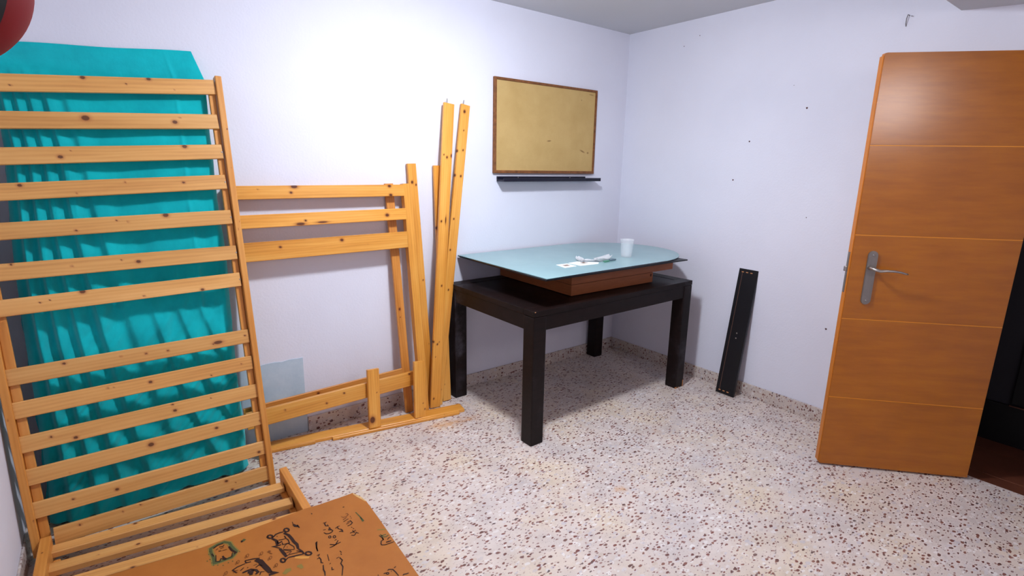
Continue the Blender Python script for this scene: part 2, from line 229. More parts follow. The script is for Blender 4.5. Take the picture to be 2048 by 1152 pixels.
STROKES = {"handwriting":{"k":[[46,-1610,-2880,-1847,-2900,-1991,-2762],[46,-1658,-2730,-1809,-2896,-1894,-2929,-2052,-2940],[41,-1686,-2651,-1768,-2649],[35,-1816,-2381,-1842,-2419,-1874,-2419,-1893,-2382,-1888,-2329,-1862,-2291,-1830,-2291,-1811,-2328,-1816,-2381],[35,-1662,-2478,-1691,-2516,-1727,-2514,-1749,-2473,-1745,-2417,-1716,-2379,-1680,-2381,-1658,-2422,-1662,-2478],[42,-1956,-1974,-1902,-2092,-1808,-2144,-1687,-2120,-1636,-2072,-1665,-1946,-1711,-1860,-1752,-1924,-1677,-1980],[39,-1930,-1810,-1831,-1824],[42,-1795,-1397,-1671,-1401,-1756,-1455,-1764,-1621,-1682,-1688,-1691,-1574],[39,-1690,-1770,-1661,-1879],[39,-1511,-1996,-1406,-1943,-1313,-1952],[39,-1408,-1932,-1423,-2072,-1383,-2147],[44,-1458,-2265,-1382,-2276,-1337,-2353,-1322,-2268,-1350,-2161,-1391,-2141],[38,-870,-2814,-935,-2698,-984,-2774,-1063,-2828,-1146,-2747],[44,-1144,-2605,-1015,-2604,-893,-2576],[38,-1004,-2502,-993,-2699],[38,-976,-2284,-949,-2332],[38,-947,-2404,-918,-2454],[39,-1069,-2002,-925,-1985],[42,-1065,-2140,-941,-2132,-839,-2063,-860,-1894,-999,-1920],[39,-1109,-1792,-877,-1728],[36,-1082,-1666,-914,-1615],[39,-759,-1617,-765,-1654],[39,-768,-1741,-770,-1777],[99,-2001,-536,-1960,-529],[47,-802,-873,-764,-881,-741,-858],[49,-2325,-2321,-2387,-2373,-2451,-2661,-2475,-2847],[46,-2337,-2328,-2458,-2665,-2469,-2865],[40,-2572,-3068,-2473,-3060,-2549,-3146],[42,-2623,-3258,-2535,-3223,-2519,-3351,-2562,-3515,-2505,-3574],[49,-2540,-3678,-2608,-3913,-2607,-4053,-2653,-4219],[34,-2239,-3239,-2303,-3599],[33,-2288,-3741,-2343,-3774],[39,-2326,-3963,-2363,-4093,-2297,-4111],[37,-1807,-3329,-1785,-3452],[37,-1831,-3488,-1825,-3563],[43,-1933,-3657,-1902,-3851,-2007,-3975,-2001,-4179,-2174,-4566],[34,-2049,-3640,-1939,-3617]],"b":[[40,-1070,-1415,-1011,-1526,-897,-1542,-787,-1472,-794,-1383,-861,-1364]],"g":[[48,-485,-1495,-449,-1844,-417,-2219],[72,-454,-1934,-466,-2239]]},"scroll_drawing":{"k":[[72,-3619,-1036,-3660,-1090,-3722,-1079,-3770,-1009,-3777,-921,-3737,-866,-3674,-877,-3625,-948,-3619,-1036],[61,-3815,-948,-3760,-914],[67,-3643,-1111,-3483,-969,-3343,-958,-3215,-996],[73,-3006,-1016,-3050,-1075,-3115,-1066,-3163,-992,-3166,-898,-3122,-837,-3057,-847,-3009,-921,-3006,-1016],[110,-3215,-1071,-3100,-1307,-3056,-1580,-3041,-1809,-2986,-2029,-3017,-2288],[75,-3017,-2288,-2950,-2510,-2920,-2669],[69,-2698,-2841,-2745,-2887,-2817,-2867,-2873,-2793,-2880,-2706,-2833,-2659,-2760,-2678,-2704,-2754,-2698,-2841],[69,-2917,-2689,-3156,-2631,-3432,-2545],[63,-3432,-2545,-3543,-2612],[69,-3567,-2634,-3606,-2693,-3663,-2687,-3704,-2621,-3705,-2532,-3666,-2472,-3609,-2478,-3568,-2545,-3567,-2634],[117,-3487,-2471,-3521,-2176,-3568,-1882],[71,-3561,-1853,-3755,-1612,-3601,-1676,-3472,-1690],[102,-3597,-1622,-3559,-1355,-3667,-1130],[35,-3453,-2412,-3289,-2432,-2974,-2527],[35,-3491,-2276,-3260,-2255],[35,-3250,-2290,-3379,-2382],[35,-3486,-2040,-3258,-2249],[35,-3476,-2002,-3147,-2262],[35,-3100,-2366,-3029,-2452,-2979,-2541],[35,-3465,-1958,-3347,-1799,-3243,-1769,-3115,-2076,-3139,-2233],[59,-3335,-1956,-3310,-1961],[42,-3495,-1367,-3365,-1425,-3252,-1436],[41,-3409,-1593,-3423,-1725,-3187,-1774],[77,-3535,-1410,-3537,-1570,-3389,-1517],[44,-3244,-1405,-3187,-1557,-3195,-1804],[60,-3491,-1119,-3460,-1127],[60,-3244,-1257,-3227,-1417],[31,-2763,-585,-2775,-775],[109,-2775,-775,-2732,-914,-2655,-1002],[61,-2661,-879,-2636,-1113]]},"blot":{"b":[[135,-3959,-1767,-3895,-1848],[58,-3933,-1889,-3868,-2005]]},"small_curl_marks":{"b":[[24,-4723,-1593,-4708,-1653,-4645,-1600,-4653,-1510,-4584,-1477,-4559,-1529,-4595,-1620,-4649,-1664],[21,-4696,-1546,-4635,-1641],[23,-4288,-1780,-4274,-1840,-4208,-1788,-4215,-1698,-4144,-1665,-4119,-1718,-4158,-1808,-4213,-1852],[20,-4259,-1733,-4199,-1828],[23,-5064,-1734,-5049,-1793,-4988,-1741,-4998,-1653,-4931,-1621,-4905,-1672,-4940,-1761,-4991,-1804],[20,-5039,-1688,-4978,-1781],[23,-4076,-2202,-4063,-2261,-3997,-2211,-4003,-2124,-3932,-2093,-3908,-2144,-3947,-2231,-4002,-2273],[20,-4047,-2157,-3988,-2251],[23,-4000,-2711,-3987,-2768,-3922,-2721,-3928,-2637,-3858,-2608,-3834,-2658,-3873,-2741,-3927,-2781],[20,-3971,-2669,-3913,-2759],[23,-5503,-2068,-5487,-2125,-5430,-2076,-5440,-1991,-5377,-1961,-5352,-2011,-5383,-2095,-5431,-2136],[20,-5479,-2024,-5419,-2114]]},"square_drawing":{"s":[[188,-5637,-358,-5393,-257,-5178,-255,-5017,-427,-4984,-699,-4892,-1080,-5008,-1232,-5094,-1319,-5302,-1315,-5524,-1314,-5655,-1282,-5632,-906,-5658,-617,-5637,-358]],"g":[[98,-5637,-358,-5393,-257,-5178,-255,-5017,-427,-4984,-699,-4892,-1080,-5008,-1232,-5094,-1319,-5302,-1315,-5524,-1314,-5655,-1282,-5632,-906,-5658,-617,-5637,-358],[48,-5847,-978,-5830,-1029],[48,-5747,-637,-5731,-689],[48,-5757,-945,-5741,-997],[48,-5732,-1176,-5716,-1227],[47,-5698,-1346,-5682,-1396],[47,-5575,-1421,-5559,-1471],[47,-5426,-1547,-5410,-1597],[47,-5250,-1516,-5234,-1566],[47,-5112,-1520,-5097,-1570],[48,-4813,-1138,-4798,-1190],[49,-5699,-485,-5683,-538],[164,-4606,-622,-4500,-554]],"k":[[42,-5539,-858,-5594,-1214,-5477,-1284,-5422,-1160,-5317,-1303,-5086,-1275,-5023,-1069],[78,-5071,-635,-5022,-915,-4921,-1143,-4997,-1172],[55,-5558,-416,-5403,-321,-5207,-323],[43,-5370,-450,-5254,-501,-5191,-441],[48,-5425,-687,-5334,-720],[30,-5353,-567,-5233,-586],[30,-5494,-567,-5416,-521],[30,-5310,-737,-5156,-765],[77,-5344,-1051,-5333,-1193,-5263,-1293],[60,-5651,-690,-5612,-887],[91,-4624,-572,-4626,-679]]},"cap_drawing":{"k":[[58,-4745,-1791,-4494,-1861,-4285,-1972],[183,-4426,-1961,-4306,-2147,-4258,-2409,-4187,-2715,-4149,-2930],[52,-4745,-1791,-4736,-1927,-4577,-1964],[46,-4775,-1947,-5037,-1961,-5195,-2033,-5108,-2252],[40,-4984,-2220,-4847,-2133],[141,-4146,-2916,-3989,-3064,-4225,-3027],[85,-4945,-2373,-4807,-2366,-4671,-2374,-4526,-2511,-4490,-2663,-4587,-2714],[142,-4791,-2456,-4663,-2504,-4729,-2655],[29,-4552,-2224,-4428,-2219],[40,-4757,-2206,-4716,-2214],[40,-4515,-2378,-4395,-2308,-4294,-2414],[40,-4477,-2841,-4412,-2705,-4305,-2769]],"b":[[58,-5193,-2066,-5068,-2127,-5178,-2170,-5074,-2247]]},"smudge":{"s":[[194,-3791,-3287,-3639,-3182,-3520,-3208],[140,-3317,-3200,-3211,-3214,-3188,-3390]],"y":[[142,-3242,-2668,-3028,-2843,-2822,-2978]]},"edge_scribble":{"k":[[40,-286,-3405,-238,-3578,-246,-3723,-349,-3748,-422,-3894,-418,-3962,-316,-4021,-169,-4047,41,-4069],[63,-236,-3596,-249,-3729],[68,-231,-3919,-139,-3937,-26,-3953],[34,-125,-3819,-52,-3748,26,-3754],[40,-794,-5296,-733,-5275,-621,-5357,-596,-5542,-583,-5750],[46,-556,-5318,-469,-5295],[64,-710,-5407,-692,-5420],[35,-814,-5452,-838,-5475,-868,-5469,-887,-5439,-883,-5401,-859,-5379,-829,-5384,-810,-5415,-814,-5452],[54,-968,-5353,-940,-5373],[45,-454,-5823,-403,-5804,-327,-5840,-235,-5852],[64,-1168,-5303,-1136,-5313],[54,-936,-5355,-869,-5391]],"g":[[52,-224,-3365,-190,-3561,-99,-3628,31,-3587],[69,-228,-3465,-41,-3499]],"s":[[70,-206,-3045,-61,-3134,84,-3223]]}}
M['teal'] = None
def teal_mat():
    t = NT('teal_cotton'); v = t.coord('Object')
    n = t.noise(v, 7, 5, .6); n2 = t.noise(v, 900, 1)
    t.col(t.ramp(n.outputs[0], [(0.3, lin(0, 164, 172)), (0.7, lin(6, 188, 194))])).rough(0.85, 0.15)
    t.b.inputs['Sheen Weight'].default_value = 0.25
    w1 = t.noise(t.coord('Object', (1, 1, .45)), 30, 4, .6)
    t.bump(w1.outputs[0], 0.35, 0.004)
    return t.m
M['teal'] = teal_mat()
def dark_table_mat():
    t = NT('black_stained_wood'); v = t.coord('Object', (3, 30, 30))
    n = t.noise(v, 1.4, 5, .6); v2 = t.coord('Object'); n2 = t.noise(v2, 6, 6, .7); n3 = t.noise(v2, 2.2, 3)
    c = t.ramp(n.outputs[0], [(0.3, lin(14, 7, 7)), (0.7, lin(26, 14, 13))])
    scuff = t.math('MULTIPLY', t.ramp(n2.outputs[0], [(0.5, (0, 0, 0, 1)), (0.68, (1, 1, 1, 1))]), t.ramp(n3.outputs[0], [(0.45, (0, 0, 0, 1)), (0.65, (.5, .5, .5, 1))]))
    c = t.mix(scuff, c, lin(84, 80, 88))
    t.col(c); r = t.math('ADD', 0.34, t.math('MULTIPLY', n2.outputs[0], 0.25)); t.l(r, t.b.inputs['Roughness'])
    t.b.inputs['Specular IOR Level'].default_value = 0.2
    t.bump(n.outputs[0], 0.15, 0.001)
    return t.m
M['black_wood'] = dark_table_mat()
M['worn_wood'] = simple_mat('worn_bare_wood', lin(190, 130, 84), .6, .3, var=.25, vscale=60)
M['black'] = simple_mat('matt_black_board', lin(13, 12, 18), .45, .35)
M['black_edge'] = simple_mat('brown_board_edge', lin(112, 78, 62), .6, .3)
M['walnut'] = simple_mat('brown_veneer', lin(150, 84, 44), .45, .4, var=.16, vscale=5, bump=.05, stretch=(2, 2, 30))
M['darkgap'] = simple_mat('dark_seam', lin(58, 28, 14), .7, .2)
def glass_mat():
    t = NT('frosted_aqua_glass'); v = t.coord('Object'); n = t.noise(v, 3.5, 5, .6)
    t.col(t.ramp(n.outputs[0], [(0.35, lin(126, 164, 168)), (0.7, lin(140, 176, 178))]))
    t.b.inputs['Roughness'].default_value = .3
    t.b.inputs['Coat Weight'].default_value = .3; t.b.inputs['Coat Roughness'].default_value = .08
    return t.m
M['glass'] = glass_mat()
M['glass_edge'] = simple_mat('dark_glass_edge', lin(26, 34, 44), .2, .6)
M['white'] = simple_mat('white_paper', lin(244, 244, 246), .7, .2)
M['brownspot'] = simple_mat('brown_print', lin(140, 118, 104), .6, .3)
M['greenprint'] = simple_mat('green_print', lin(88, 150, 124), .6, .3)
M['greyprint'] = simple_mat('grey_print', lin(96, 116, 128), .6, .3)
def door_mat():
    t = NT('orange_beech_veneer'); v = t.coord('Object', (2.2, 1, 16)); n = t.noise(v, 1.6, 5, .62)
    v2 = t.coord('Object', (1, 1, 1)); n2 = t.noise(v2, 2.2, 3)
    f = t.math('ADD', t.math('MULTIPLY', n.outputs[0], .6), t.math('MULTIPLY', n2.outputs[0], .4))
    t.col(t.ramp(f, [(0.3, lin(150, 80, 0)), (0.5, lin(168, 94, 0)), (0.7, lin(182, 106, 0))])).rough(.3, .5)
    t.b.inputs['Coat Weight'].default_value = .35; t.b.inputs['Coat Roughness'].default_value = .22
    return t.m
M['door'] = door_mat()
M['door_light'] = simple_mat('groove_yellow', lin(232, 150, 44), .4, .4)
M['door_edge'] = simple_mat('door_edge_veneer', lin(192, 112, 34), .42, .4, var=.12, vscale=4)
M['steel'] = simple_mat('satin_steel', lin(172, 166, 162), .34, .5, metal=.9)
M['steel_plate'] = simple_mat('brushed_plate', lin(140, 132, 126), .42, .5, metal=.75, var=.06, vscale=60, stretch=(1, 1, .1))
M['shelf'] = simple_mat('navy_black_shelf', lin(14, 14, 34), .4, .4)
def cork_mat():
    t = NT('plain_hardboard_face'); v = t.coord('Object'); n = t.noise(v, 6, 5, .6); n2 = t.noise(v, 160, 3, .7)
    c = t.ramp(n.outputs[0], [(0.3, lin(190, 158, 100)), (0.7, lin(204, 172, 114))])
    c = t.mix(t.math('MULTIPLY', n2.outputs[0], .35), c, lin(168, 134, 84)); t.col(c).rough(.8, .2)
    # brown scrapes at fixed places on the board
    sp = None
    for (cx, cz, rx, rz, a, s) in ((-.804, 1.70, .016, .004, .1, .8), (-.47, 1.638, .022, .005, -.35, .75), (-.412, 1.628, .008, .006, 0, .7), (-.40, 2.045, .02, .004, -.1, .5), (-.50, 2.0, .004, .004, 0, .6)):
        mp = t.n('ShaderNodeMapping', vector_type='TEXTURE'); mp.inputs['Location'].default_value = (cx, 0, cz)
        mp.inputs['Rotation'].default_value = (0, -a, 0); mp.inputs['Scale'].default_value = (rx, 10, rz); t.l(v, mp.inputs[0])
        ln = t.n('ShaderNodeVectorMath', operation='LENGTH'); t.l(mp.outputs[0], ln.inputs[0])
        f = t.math('MULTIPLY', t.math('SUBTRACT', 1.6, ln.outputs['Value'], True), s)
        c = t.mix(f, c, lin(112, 78, 44))
    t.col(c)
    return t.m
M['cork'] = cork_mat()
M['board_frame'] = simple_mat('worn_brown_frame', lin(122, 76, 42), .55, .3, var=.35, vscale=40)
def hardboard_mat():
    t = NT('hardboard'); v = t.coord('Object'); n = t.noise(v, 5, 5, .6); n2 = t.noise(v, 240, 2, .7)
    c = t.ramp(n.outputs[0], [(0.3, lin(164, 96, 34)), (0.7, lin(180, 110, 44))])
    c = t.mix(t.math('MULTIPLY', n2.outputs[0], .22), c, lin(140, 84, 36)); t.col(c).rough(.55, .35)
    return t.m
M['hardboard'] = hardboard_mat()
M['hardboard_torn'] = simple_mat('torn_hardboard_edge', lin(214, 170, 112), .8, .2, var=.15, vscale=60)
M['mk_k'] = simple_mat('black_marker', lin(44, 20, 12), .6, .3)
M['mk_b'] = simple_mat('brown_marker', lin(118, 64, 24), .6, .3)
M['mk_g'] = simple_mat('green_marker', lin(76, 82, 46), .6, .3)
M['mk_s'] = simple_mat('faded_green_smudge', lin(134, 112, 52), .7, .3)
M['mk_y'] = simple_mat('tape_trace', lin(202, 140, 62), .6, .3)
M['red'] = simple_mat('dark_red_leather', lin(112, 3, 8), .65, .2, var=.1, vscale=6)
M['blackleather'] = simple_mat('black_leather', lin(14, 10, 12), .5, .4)
M['halltile'] = simple_mat('reddish_hall_tile', lin(98, 54, 38), .35, .4, var=.2, vscale=5)
M['grout'] = simple_mat('pale_grout', lin(176, 148, 128), .8, .2)
M['hallwall'] = simple_mat('shade_toned_hall_wall', lin(46, 44, 48), .9, .1)  # darkness of the unlit hall put into the colour
M['wardrobe'] = simple_mat('shade_toned_wardrobe', lin(8, 7, 8), .6, .3)  # near-black tone stands in for the missing hall light
M['dark'] = simple_mat('dark_hole', lin(96, 66, 66), .9, .1)
def cup_mat():
    t = NT('translucent_plastic'); t.col(lin(246, 248, 252)).rough(.25, .6)
    t.b.inputs['Alpha'].default_value = .2
    return t.m
M['cup'] = cup_mat()

def link(name, me, mats, parent=None, world=None):
    for m in (mats if isinstance(mats, list) else [mats]): me.materials.append(m)
    o = bpy.data.objects.new(name, me); COL.objects.link(o)
    if parent is not None: o.parent = parent
    if world is not None:
        o.matrix_basis = (root_world(parent).inverted() @ world) if parent is not None else world
    return o
def root_world(o):
    m = o.matrix_basis.copy()
    while o.parent is not None:
        o = o.parent; m = o.matrix_basis @ m
    return m
def empty(name, loc=(0, 0, 0), rot=(0, 0, 0)):
    o = bpy.data.objects.new(name, None); COL.objects.link(o)
    o.matrix_basis = Matrix.Translation(loc) @ Matrix.Rotation(rot[2], 4, 'Z') @ Matrix.Rotation(rot[0], 4, 'X')
    o.empty_display_size = 0.1
    return o
def tag(o, label, cat, group=None):
    o['label'] = label; o['category'] = cat
    if group: o['group'] = group
    return o
def box_bm(bm, lo, hi, bevel=0.0, mat=0):
    xs = (lo[0], hi[0]); ys = (lo[1], hi[1]); zs = (lo[2], hi[2])
    v = [bm.verts.new((x, y, z)) for z in zs for y in ys for x in xs]
    fs = [bm.faces.new([v[i] for i in q]) for q in ((0, 2, 3, 1), (4, 5, 7, 6), (0, 1, 5, 4), (2, 6, 7, 3), (0, 4, 6, 2), (1, 3, 7, 5))]
    for f in fs: f.material_index = mat
    if bevel:
        es = list({e for f in fs for e in f.edges})
        r = bmesh.ops.bevel(bm, geom=es, offset=bevel, segments=2, affect='EDGES', profile=.6)
        for f in r['faces']: f.material_index = mat
    return v
def box(name, lo, hi, mat, parent=None, bevel=0.0, world=None, local=True):
    bm = bmesh.new(); box_bm(bm, lo, hi, bevel)
    me = bpy.data.meshes.new(name); bm.to_mesh(me); bm.free()
    return link(name, me, mat, parent, world)
def from_bm(name, bm, mat, parent=None, world=None, smooth=False):
    me = bpy.data.meshes.new(name); bm.normal_update(); bm.to_mesh(me); bm.free()
    if smooth: me.shade_smooth()
    return link(name, me, mat, parent, world)
def poly_bm(bm, pts, z0, z1, mat=0, side=None):
    a = [bm.verts.new((p[0], p[1], z0)) for p in pts]; b = [bm.verts.new((p[0], p[1], z1)) for p in pts]
    n = len(pts)
    f = bm.faces.new(b); f.material_index = mat
    f = bm.faces.new(list(reversed(a))); f.material_index = mat
    for i in range(n):
        f = bm.faces.new((a[i], a[(i + 1) % n], b[(i + 1) % n], b[i])); f.material_index = mat if side is None else side
def lathe_bm(bm, prof, seg=48):
    rings = []
    for r, z in prof:
        rings.append([bm.verts.new((r * math.cos(2 * math.pi * k / seg), r * math.sin(2 * math.pi * k / seg), z)) for k in range(seg)])
    for a, b in zip(rings, rings[1:]):
        for k in range(seg): bm.faces.new((a[k], a[(k + 1) % seg], b[(k + 1) % seg], b[k]))
    return rings
def tube_bm(bm, pts, rad, seg=10, flat=1.0):
    pts = [Vector(p) for p in pts]; rings = []
    for i, p in enumerate(pts):
        d = (pts[min(i + 1, len(pts) - 1)] - pts[max(i - 1, 0)]).normalized()
        up = Vector((0, 0, 1)) if abs(d.z) < .95 else Vector((0, 1, 0))
        s = d.cross(up).normalized(); u = s.cross(d)
        r = rad[i] if isinstance(rad, (list, tuple)) else rad
        rings.append([bm.verts.new(p + s * r * math.cos(t) + u * r * flat * math.sin(t)) for t in [2 * math.pi * k / seg for k in range(seg)]])
    for a, b in zip(rings, rings[1:]):
        for k in range(seg): bm.faces.new((a[k], a[(k + 1) % seg], b[(k + 1) % seg], b[k]))
    bm.faces.new(list(reversed(rings[0]))); bm.faces.new(rings[-1])

def plank(name, P0, P1, nrm, width, thick, mat, parent=None, knots=(), off=0.0, bow=0.0, extra=1):
    """A board whose front-face centre line runs P0->P1; local x along, z = front normal.
    The front is finely divided so that knots can be stored per vertex."""
    P0 = Vector(P0); P1 = Vector(P1); N = Vector(nrm).normalized()
    X = (P1 - P0); L = X.length; X.normalize(); Y = N.cross(X).normalized(); Z = X.cross(Y)
    W = Matrix((X, Y, Z)).transposed().to_4x4(); W.translation = P0 + Z * off
    rr = random.Random(int(abs(P0.x * 997 + P0.z * 331 + L * 77) * 10))
    kn = [list(k) for k in knots]
    for _ in range(extra): kn.append([rr.uniform(.05, L - .05), rr.uniform(-.35, .35) * width, rr.uniform(.0015, .003), 1.3])
    c = 0.0022; h = width / 2
    nf = 12
    prof = [(-h, -thick + c), (-h, -c)] + [(-h + c + (width - 2 * c) * i / nf, 0.0) for i in range(nf + 1)] + [(h, -c), (h, -thick + c), (h - c, -thick), (-h + c, -thick)]
    m = max(2, int(L / 0.006)); xs = [L * i / m for i in range(m + 1)]
    pa = np.array(prof); n = len(prof)
    vs = np.zeros((m + 1, n, 3)); X_ = np.array(xs)
    vs[:, :, 0] = X_[:, None]; vs[:, :, 1] = pa[None, :, 0] + (bow * np.sin(np.pi * X_ / L))[:, None]; vs[:, :, 2] = pa[None, :, 1]
    vs[0, :, 0] = 0; k = np.zeros((m + 1, n))
    for kx, ky, kr, ka in kn:
        d2 = ((vs[:, :, 0] - kx) / (kr * ka)) ** 2 + ((vs[:, :, 1] - ky) / kr) ** 2
        k = np.maximum(k, np.exp(-d2 * 0.82))
    k[:, :2] *= .6
    V_ = vs.reshape(-1, 3).tolist(); F_ = []
    for i in range(m):
        a = i * n; b = a + n
        for j in range(n): F_.append((a + j, a + (j + 1) % n, b + (j + 1) % n, b + j))
    F_.append(tuple(reversed(range(n)))); F_.append(tuple(range(m * n, m * n + n)))
    me = bpy.data.meshes.new(name); me.from_pydata(V_, [], [tuple(reversed(f)) for f in F_]); me.validate()
    at = me.attributes.new('knot', 'FLOAT', 'POINT'); at.data.foreach_set('value', k.reshape(-1).astype('f'))
    me.update()
    return link(name, me, mat, parent, W)

# ------------------------------------------------------------------ the room
H = 2.522; XC = -3.778; YD = -3.9
def struct(o): o['kind'] = 'structure'; return o
bm = bmesh.new(); box_bm(bm, (XC - .1, YD - .1, -.08), (0.0, 0.1, 0)); struct(from_bm('floor', bm, M['terrazzo']))
bm = bmesh.new(); box_bm(bm, (XC - .1, YD - .1, H), (.12, .1, H + .08)); struct(from_bm('ceiling', bm, M['ceil']))
bm = bmesh.new(); box_bm(bm, (XC - .1, 0, 0), (.12, .1, H)); wall_back = struct(from_bm('wall_back', bm, M['wall']))
bm = bmesh.new(); box_bm(bm, (XC - .1, YD, 0), (XC, 0, H)); struct(from_bm('wall_left', bm, M['wall']))
bm = bmesh.new(); box_bm(bm, (XC - .1, YD - .1, 0), (.12, YD, H)); struct(from_bm('wall_front', bm, M['wall']))
DY0, DY1, DZ = -2.38, -3.20, 2.06
bm = bmesh.new()
box_bm(bm, (0, DY0, 0), (.12, 0, H)); box_bm(bm, (0, YD, 0), (.12, DY1, H)); box_bm(bm, (0, DY1, DZ), (.12, DY0, H))
wall_right = struct(from_bm('wall_right', bm, M['wall']))
# lowered boxed beam above the door
bm = bmesh.new()
vq = [bm.verts.new(c) for c in ((-1.5, YD, 2.13), (0, YD, 2.13), (0, -2.048, 2.281), (-1.5, -2.048, 2.281), (-1.5, YD, H), (0, YD, H), (0, -2.048, H), (-1.5, -2.048, H))]
for q in ((3, 2, 1, 0), (4, 5, 6, 7), (0, 1, 5, 4), (2, 3, 7, 6), (1, 2, 6, 5), (3, 0, 4, 7)): bm.faces.new([vq[i] for i in q])
bmesh.ops.recalc_face_normals(bm, faces=bm.faces)
struct(from_bm('trim_1', bm, M['ceil']))
# skirting
BH = .0875
box_o = lambda *a, **k: struct(box(*a, **k))
box_o('baseboard_back', (-2.588, -.013, 0), (0, 0, BH), M['terr_base'], bevel=.003)
box_o('baseboard_right', (-.013, DY0 + .03, 0), (0, -.013, BH), M['terr_base'], bevel=.003)
box_o('baseboard_left', (XC, YD, 0), (XC + .009, -.02, BH), M['terr_base'], bevel=.003)
# pale blue repair patch on the back wall, running down over the missing skirting
bm = bmesh.new()
pts = [(-3.3, 0), (-2.592, 0), (-2.589, .12), (-2.592, .25), (-2.590, .452)]
top = [(-2.62 - .04 * i, .4525 + .0035 * math.sin(i * 2.3) + .0005 * i) for i in range(17)]
poly = pts + top
a = [bm.verts.new((x, -.0035, z)) for x, z in poly]; b = [bm.verts.new((x, 0, z)) for x, z in poly]
bm.faces.new(a)
for i in range(len(poly)): j = (i + 1) % len(poly); bm.faces.new((a[j], a[i], b[i], b[j]))
bmesh.ops.recalc_face_normals(bm, faces=bm.faces)
from_bm('wall_patch', bm, M['patch'], wall_back)
# nail holes and a bent wire on the right wall
for y, z, r in ((-1.393, 1.884, .0055), (-1.06, 1.702, .005), (-.975, 1.455, .005), (-1.68, .592, .0055), (-1.75, 1.789, .005), (-1.477, 1.246, .003), (-1.30, 2.02, .002), (-.62, 2.41, .003), (-.5, 2.36, .003)):
    bm = bmesh.new()
    ring = [bm.verts.new((-.0012, y + r * math.cos(t) * (1 + .2 * math.sin(3 * t)), z + r * math.sin(t))) for t in [2 * math.pi * k / 12 for k in range(12)]]
    c = bm.verts.new((-.004, y, z))
    for i in range(12): bm.faces.new((ring[(i + 1) % 12], ring[i], c))
    from_bm('wall_plug', bm, M['dark'], wall_right)
bm = bmesh.new(); tube_bm(bm, [(0, -1.838, 2.300), (-.012, -1.834, 2.302), (-.014, -1.831, 2.285), (-.008, -1.829, 2.262), (0, -1.829, 2.25)], .0022, 8)
tube_bm(bm, [(0, -1.846, 2.296), (-.012, -1.852, 2.292)], .002, 8)
from_bm('wire_hook', bm, simple_mat('grey_wire', lin(120, 116, 118), .5, .4), wall_right)

# lamp on the ceiling (out of the frame): round base plate above the light
cl = tag(empty('ceiling_lamp', (LAMP[0], LAMP[1], H)), 'round ceiling lamp over the middle of the room', 'lamp')
bm = bmesh.new(); lathe_bm(bm, [(0, -.002), (.05, -.002), (.05, -.03), (.16, -.045), (.165, -.052), (.16, -.056), (0, -.056)], 40); bmesh.ops.remove_doubles(bm, verts=bm.verts, dist=1e-5)
bmesh.ops.recalc_face_normals(bm, faces=bm.faces)
from_bm('base_plate', bm, M['white'], cl, smooth=False)

# ------------------------------------------------------------------ hallway beyond the doorway
bm = bmesh.new(); box_bm(bm, (0.0, -4.2, -.08), (1.6, -1.9, -.001)); hf = struct(from_bm('floor_hall', bm, M['grout']))
tl = .33
for i in range(5):
    for j in range(6):
        x0 = .10 + i * tl if i else .10; y0 = -4.0 + j * tl
        box('tile', (.10 + i * tl + .002, y0 + .002, -.004), (.10 + (i + 1) * tl - .002, y0 + tl - .002, .001), M['halltile'], hf)
for j in range(6): box('tile', (.003, -4.0 + j * tl + .002, -.004), (.097, -4.0 + (j + 1) * tl - .002, .001), M['halltile'], hf)
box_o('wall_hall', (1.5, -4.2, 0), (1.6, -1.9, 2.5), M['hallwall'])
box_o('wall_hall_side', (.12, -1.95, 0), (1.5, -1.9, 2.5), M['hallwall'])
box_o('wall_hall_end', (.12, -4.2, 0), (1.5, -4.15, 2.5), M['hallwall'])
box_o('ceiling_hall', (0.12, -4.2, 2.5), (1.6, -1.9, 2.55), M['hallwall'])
wd = tag(empty('wardrobe', (.60, -2.4, 0)), 'wardrobe with shade in its colour standing in the unlit hallway beyond the open door', 'wardrobe')
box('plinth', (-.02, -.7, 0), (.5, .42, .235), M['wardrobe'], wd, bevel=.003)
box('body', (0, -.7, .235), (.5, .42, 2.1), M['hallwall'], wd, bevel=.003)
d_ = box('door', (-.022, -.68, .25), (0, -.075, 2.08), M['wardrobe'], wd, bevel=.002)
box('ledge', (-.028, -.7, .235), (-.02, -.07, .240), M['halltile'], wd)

# ------------------------------------------------------------------ door
DA = -0.8288; DW = .7044
dr = empty('door_1', (-0.5235, -1.9333, .01), (0, 0, DA)); dr['kind'] = 'structure'
